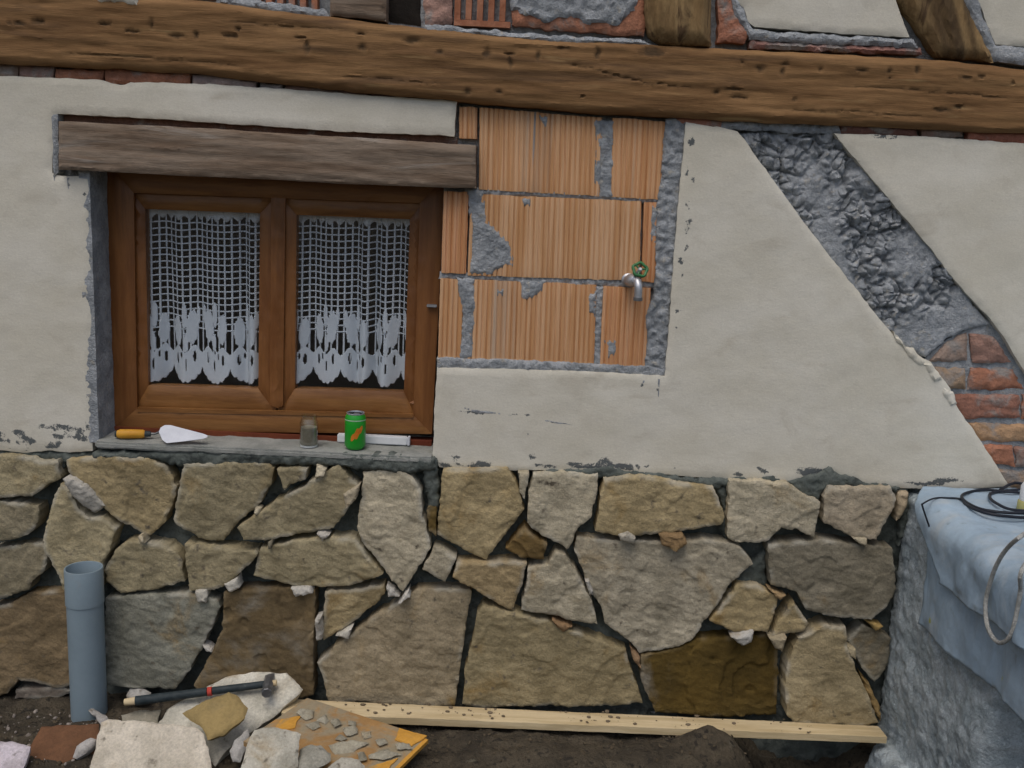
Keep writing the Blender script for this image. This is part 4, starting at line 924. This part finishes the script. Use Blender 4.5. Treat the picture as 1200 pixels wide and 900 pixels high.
def paint_spots(mat, pts, col):                  # small paint marks at their places on the sheet
    nt = mat.node_tree; P = nt.nodes['Principled BSDF']; src = P.inputs['Base Color'].links[0].from_socket
    geo = nd(nt, 'ShaderNodeNewGeometry')
    for p, r in pts:
        sb = nd(nt, 'ShaderNodeVectorMath', operation='SUBTRACT'); nt.links.new(geo.outputs['Position'], sb.inputs[0]); sb.inputs[1].default_value = p
        ml = nd(nt, 'ShaderNodeVectorMath', operation='MULTIPLY'); nt.links.new(sb.outputs[0], ml.inputs[0]); ml.inputs[1].default_value = (.3, 1.3, .8)
        ln = nd(nt, 'ShaderNodeVectorMath', operation='LENGTH'); nt.links.new(ml.outputs[0], ln.inputs[0])
        nz = noi(nt, geo.outputs['Position'], 120, 3); ad = nd(nt, 'ShaderNodeMath', operation='MULTIPLY_ADD'); nt.links.new(nz, ad.inputs[0]); ad.inputs[1].default_value = r; nt.links.new(ln.outputs['Value'], ad.inputs[2])
        src = mixc(nt, src, col, ramp(nt, ad.outputs[0], r * 1.45, r * .95))
    nt.links.new(src, P.inputs['Base Color'])
paint_spots(MAT['sheet'], [(UX(1086, 727, X0 - .035), .011), (UX(1163, 794, X0 - .035), .012)], (.36, .38, .10))

zc = ZTOP + .034
def on_top(px, py, dz=0): return UZ(px, py, zc + dz)
cab = [(1088, 617), (1081, 598), (1082, 590), (1095, 584), (1112, 583.5), (1126, 585), (1132, 591), (1143, 597), (1160, 602), (1180, 605), (1215, 606), (1260, 596), (1268, 586), (1230, 578), (1190, 577), (1155, 574), (1135, 577), (1127, 582), (1135, 590), (1156, 598), (1200, 601), (1250, 592), (1240, 577), (1200, 574), (1165, 577), (1160, 583), (1168, 590), (1185, 597), (1215, 598), (1235, 588), (1215, 572), (1190, 566), (1172, 574)]
path = [on_top(a, b, .004 * math.sin(i) + .004 + (-.05 if i == 0 else 0) + (.004 * (i > 16))) for i, (a, b) in enumerate(cab)]
path[0] = UX(1089, 617, X0 - .045); path[1] = path[0].lerp(path[2], .55) + Vector((-.012, 0, .02))
tag(tube('black_cable', spline(path, 8), lambda t: .0026 + .0018 * smooth(.12, .2, t), 'cable', None, 8), 'thin black cable lying in loose loops on top of the blue-grey sheeting', 'cable')
rp = [(1225, 600), (1200, 626), (1180, 643), (1168, 662), (1160, 684), (1155, 706), (1156, 728), (1161, 743), (1170, 753), (1180, 750), (1187, 738), (1192, 716), (1196, 692), (1201, 662), (1215, 625)]
rpath = [UX(a, b, X0 - .062 - .004 * math.sin(i)) for i, (a, b) in enumerate(rp)]
rpath[0] = on_top(1238, 603, .012); rpath[-1] = on_top(1245, 612, .012)
tag(tube('white_rope', spline(rpath, 8), .0052, 'rope', None, 10), 'pale rope hanging in a loop over the side of the blue-grey sheeting', 'rope')
kp = on_top(1204, 600, -.004)
plug = tag(empty('plastic_bottle', kp), 'small white bottle with yellow base among the cable loops on the sheeting', 'bottle')
lathe('base', [(0, 0), (.026, 0), (.029, .006), (.029, .030), (.027, .034), (0, .034)], kp, Vector((0, 0, 1)), surf('pale_yellow', (.42, .40, .14), (.5, .47, .2), bump=.1), plug, 24)
lathe('body', [(0, .0345), (.026, .0345), (.026, .075), (.019, .088), (.013, .092), (.013, .112), (0, .112)], kp, Vector((0, 0, 1)), 'whiteplastic', plug, 24)

print('ZB', ZB, 'ZS', ZS, 'X0', X0, 'ZTOP', ZTOP)
# ------------------------------------------------------------------ loose stones, panel and hammer on the ground
def lstone(px, at, tilt, th, col, label, brown=0, yaw=0, name='loose_stone', group='loose stones heaped by the pipe', cat='stone', a=.006, res=.007):
    o = pslab(name, px, at, tilt, th, 'brownstone' if brown else 'stone', color=col, yaw=yaw, res=res, ejit=.004, efreq=26, rnd=.008, rw=.012, disp=stone_disp(a, .03, 9, .003), back_scale=.9, angle=45)
    return tag(o, label, cat, group)
panel = pslab('formwork_panel', [(360, 817), (500, 863), (436, 925), (285, 868)], UZ(420, 850, ZB + .030), 6, .018, 'ply', res=.014, ejit=.001, rnd=.002, rw=.004, disp=lambda p, d, s: .001 * fnoise(p, 9, 3))
proot = tag(empty('formwork_board', WLOC[panel.name]), 'orange yellow formwork panel strewn with stone chips, one corner on the soil', 'panel')
panel.parent = proot; panel.location = (0, 0, 0); panel.name = 'panel_sheet'
def on_panel(px, py):
    t = math.radians(6); n = Vector((0, -math.sin(t), math.cos(t))); return UP(px, py, UZ(420, 850, ZB + .034), n)
for px in ([(468, 853), (500, 862), (482, 874), (462, 866)], [(432, 898), (466, 888), (445, 912), (425, 918)], [(330, 842), (352, 838), (345, 852), (318, 858)]):
    V, F, _ = slab_mesh([(q.x, q.y) for q in (on_panel(*p) for p in px)], (Vector((0, 0, 0)), Vector((1, 0, 0)), Vector((0, 1, 0)), Vector((0, 0, 1))), .001, res=.01, ejit=.004)
    t = math.tan(math.radians(6)); z0 = on_panel(*px[0]); V = [Vector((q.x, q.y, q.z + z0.z + (q.y - z0.y) * t)) for q in V]
    link('yellow_paint', V, F, 'plyedge', proot)
q1, q2, q3 = on_panel(500, 863.5), on_panel(436, 926), 0
dq = (q2 - q1).normalized(); 
V, F = tube_vf([q1 - Vector((0, 0, .012)), q2 - Vector((0, 0, .012))], .0085, 4); link('panel_edge', V, F, 'plyedge', proot, smooth=False)

g1 = 'loose stones heaped by the pipe'
lstone([(182, 848), (195, 830), (225, 812), (263, 793), (293, 785), (337, 787), (355, 808), (340, 822), (322, 838), (305, 850), (285, 862), (265, 880), (252, 897), (240, 885), (215, 865)], UZ(275, 830, .075), 32, .05, (.58, .56, .48), 'large pale slab of stone with the hammer lying across it')
lstone([(103, 910), (112, 870), (118, 846), (126, 842), (150, 844), (200, 846), (228, 850), (238, 858), (243, 875), (249, 910), (252, 960), (95, 960)], UZ(175, 850, .105), 34, .06, (.62, .565, .47), 'big pale rounded-corner stone slab in front of the hammer handle')
lstone([(213, 834), (233, 823), (267, 808), (278, 815), (290, 828), (287, 840), (262, 860), (243, 867), (237, 853), (222, 843)], UZ(252, 838, .125), 42, .035, (.30, .225, .10), 'ochre brown stone lying on the pale slab below the hammer handle', 1)
lstone([(273, 867), (290, 853), (292, 862), (286, 877), (281, 893), (273, 893), (268, 880)], UZ(280, 872, .05), 60, .03, (.46, .45, .43), 'narrow whitish stone standing between the slabs of the heap')
lstone([(298, 853), (323, 851), (340, 855), (352, 859), (350, 877), (347, 912), (280, 912), (285, 885), (290, 868)], UZ(320, 856, ZB + .115), 45, .04, (.47, .45, .38), 'squarish pale grey stone on the formwork panel edge')
lstone([(350, 878), (363, 872), (375, 871), (388, 880), (388, 888), (370, 898), (347, 904)], UZ(368, 885, ZB + .055), 15, .020, (.36, .35, .30), 'flat grey stone flake on the panel beside the squarish stone')
lstone([(375, 902), (400, 885), (420, 888), (428, 894), (428, 920), (372, 920)], UZ(402, 892, ZB + .060), 20, .022, (.42, .40, .34), 'pale broken stone on the front of the formwork panel')
lstone([(88, 822), (98, 823), (112, 830), (124, 838), (128, 846), (118, 850), (111, 838), (100, 830)], UZ(108, 834, .050), 35, .022, (.42, .40, .38), 'long curved pale stone sliver at the foot of the pipe')
lstone([(85, 887), (90, 875), (104, 863), (113, 866), (111, 873), (98, 884), (90, 889)], UZ(100, 876, .045), 40, .025, (.44, .42, .40), 'short whitish stone leaning on the brown slab')
lstone([(146, 815), (150, 807), (166, 806), (175, 811), (172, 822), (148, 823)], UZ(160, 815, .05), 50, .04, (.42, .41, .38), 'small pale stone tucked behind the hammer handle end')
lstone([(140, 836), (165, 829), (188, 831), (184, 848), (142, 846)], UZ(165, 840, .045), 30, .03, (.30, .28, .22), 'flat grey stone under the hammer handle')
lstone([(47, 851), (80, 849), (116, 848), (117, 862), (106, 912), (15, 912), (33, 875)], UZ(70, 860, .035), 18, .03, (.17, .085, .045), 'reddish brown flat slab on the soil next to the white lump', 1, a=.003)
lstone([(-22, 868), (15, 868), (35, 873), (30, 890), (20, 912), (-25, 912)], UZ(8, 880, .05), 30, .035, (.55, .50, .54), 'white pinkish lump of old plaster on the dark soil', name='plaster_lump', cat='rubble', group=None)
chips = [[(347, 834), (352, 828), (368, 830), (367, 838), (358, 842)], [(372, 838), (382, 834), (385, 842), (380, 846), (371, 842)], [(358, 846), (372, 842), (376, 850), (366, 853)], [(385, 842), (396, 839), (401, 846), (392, 850)], [(402, 851), (416, 846), (420, 856), (406, 860)], [(385, 871), (410, 864), (432, 868), (415, 878), (392, 882)], [(462, 870), (480, 868), (484, 874), (465, 876)], [(430, 882), (455, 876), (470, 882), (450, 888), (432, 886)], [(408, 842), (417, 843), (416, 848), (409, 847)], [(440, 864), (452, 862), (455, 868), (444, 871)], [(424, 855), (434, 853), (436, 860), (427, 862)], [(418, 880), (428, 878), (430, 888), (420, 890)], [(398, 858), (408, 862), (400, 866), (392, 863)]]
for i, px in enumerate(chips):
    kf = random.uniform(.8, 1.1); cx = sum(p[0] for p in px) / len(px); cy = sum(p[1] for p in px) / len(px)
    lstone(px, on_panel(cx, cy) + Vector((0, 0, .010)), 6 + random.uniform(-4, 10), .009, [v * kk for v in (.36, .335, .26) for kk in (kf,)], 'thin chip of pale stone lying on the orange yellow panel', name='stone_chip', group='stone chips on the formwork panel', a=.002, res=.006)

# hammer
_n = Vector((0, -math.sin(math.radians(32)), math.cos(math.radians(32))))
_o = UZ(275, 830, .075) + _n * .026
hA, hB = UP(146, 823, _o, _n), UP(317, 801, _o + _n * .004, _n)
ham = tag(empty('hammer', hA), 'hammer with dark handle, red ring and steel head lying on the stone heap', 'hammer')
hd = (hB - hA).normalized(); hl = (hB - hA).length
def hpath(a, b, n=10): return [hA + hd * (hl * (a + (b - a) * k / n)) for k in range(n + 1)]
tube('handle_end', hpath(.0, .085, 4), lambda t: .0105 + .002 * t, 'pine', ham, 16)
tube('handle_grip', hpath(.075, .56), lambda t: .0145 - .0015 * t, 'blackgrip', ham, 16)
tube('red_ring', hpath(.565, .595, 3), .0138, 'redband', ham, 16)
tube('handle_shaft', hpath(.60, .97), lambda t: .0122 - .001 * t, 'blackgrip', ham, 16)
side = Vector((hd.y, -hd.x, 0)).normalized(); hu = side.cross(hd).normalized()
C_ = hA + hd * hl * .985
def head_vf(secs):
    V, F = [], []
    for s, w, t in secs:
        for k in range(8):
            a_ = math.pi / 8 + k * math.pi / 4; V.append(C_ + side * s + hd * (w * math.cos(a_)) + hu * (t * math.sin(a_)))
    for i in range(len(secs) - 1):
        for k in range(8): F.append([i * 8 + k, i * 8 + (k + 1) % 8, (i + 1) * 8 + (k + 1) % 8, (i + 1) * 8 + k])
    F.append(list(range(7, -1, -1))); F.append([(len(secs) - 1) * 8 + k for k in range(8)]); return V, F
V, F = head_vf([(-.062, .016, .003), (-.05, .016, .006), (-.022, .016, .015), (.0, .0175, .0175), (.024, .016, .016), (.030, .013, .013), (.040, .013, .013), (.042, .0165, .0165), (.058, .0165, .0165), (.061, .0145, .0145)])
link('head', V, F, 'steel', ham, angle=30)
tube('handle_tip', [C_ + hd * .012, C_ + hd * .026], .0095, 'pine', ham, 12)

# ------------------------------------------------------------------ bits of rubble in the soil
V, F = [], []
rs = random.Random(5)
ico = bmesh.new(); bmesh.ops.create_icosphere(ico, subdivisions=1, radius=1); IV = [v.co.copy() for v in ico.verts]; IF = [[v.index for v in f.verts] for f in ico.faces]; ico.free()
def bits(name, n, xr, yr, sr, col, label):
    V, F = [], []
    for _ in range(n):
        x, y = rs.uniform(*xr), rs.uniform(*yr); r = sr[0] + (sr[1] - sr[0]) * rs.random() ** 3
        s = Vector((rs.uniform(.7, 1.4), rs.uniform(.6, 1.2), rs.uniform(.4, .8))); M3 = Matrix.Rotation(rs.uniform(0, 6), 3, Vector((rs.random(), rs.random(), rs.random() + .1)).normalized()); b = len(V); z = ground_z(x, y)
        for v in IV: V.append(M3 @ Vector((v.x * s.x, v.y * s.y, v.z * s.z)) * (r * (1 + .3 * noise.noise(v * 2 + Vector((x * 50, y * 50, 0))))) + Vector((x, y, z + r * .25)))
        F += [[k + b for k in f] for f in IF]
    o = link(name, V, F, 'gravel', None, angle=20, color=col); tag(o, label, 'rubble', kind='stuff')
bits('pale_rubble', 260, (-1.75, -1.05), (-.42, -.09), (.002, .011), (.34, .31, .29), 'pale bits of rubble scattered over the soil by the pipe')
bits('soil_clods', 1400, (-1.8, 1.2), (-.5, -.10), (.0015, .008), (.11, .09, .062), 'dark crumbs of soil scattered along the foot of the wall')

V, F = [], []
for _ in range(150):
    x = rs.uniform(-.52, 1.02); fx = (x + .52) / 1.54; y = rs.uniform(-.125, -.045); r = .001 + .006 * rs.random() ** 3
    b = len(V); zb = ZB + .002 + (0 if 1 else 0)
    if noise.noise(Vector((x * 4, 0, 7))) < -.15: continue
    for v in IV: V.append(Vector((v.x * r * 1.3, v.y * r, v.z * r * .6)) * (1 + .4 * noise.noise(v * 2 + Vector((x * 50, y * 50, 0)))) + Vector((x, y, zb)))
    F += [[k + b for k in f] for f in IF]
tag(link('soil_crumbs', V, F, 'gravel', None, angle=20, color=(.20, .165, .12)), 'dark soil crumbs scattered on the pine board', 'soil', kind='stuff')
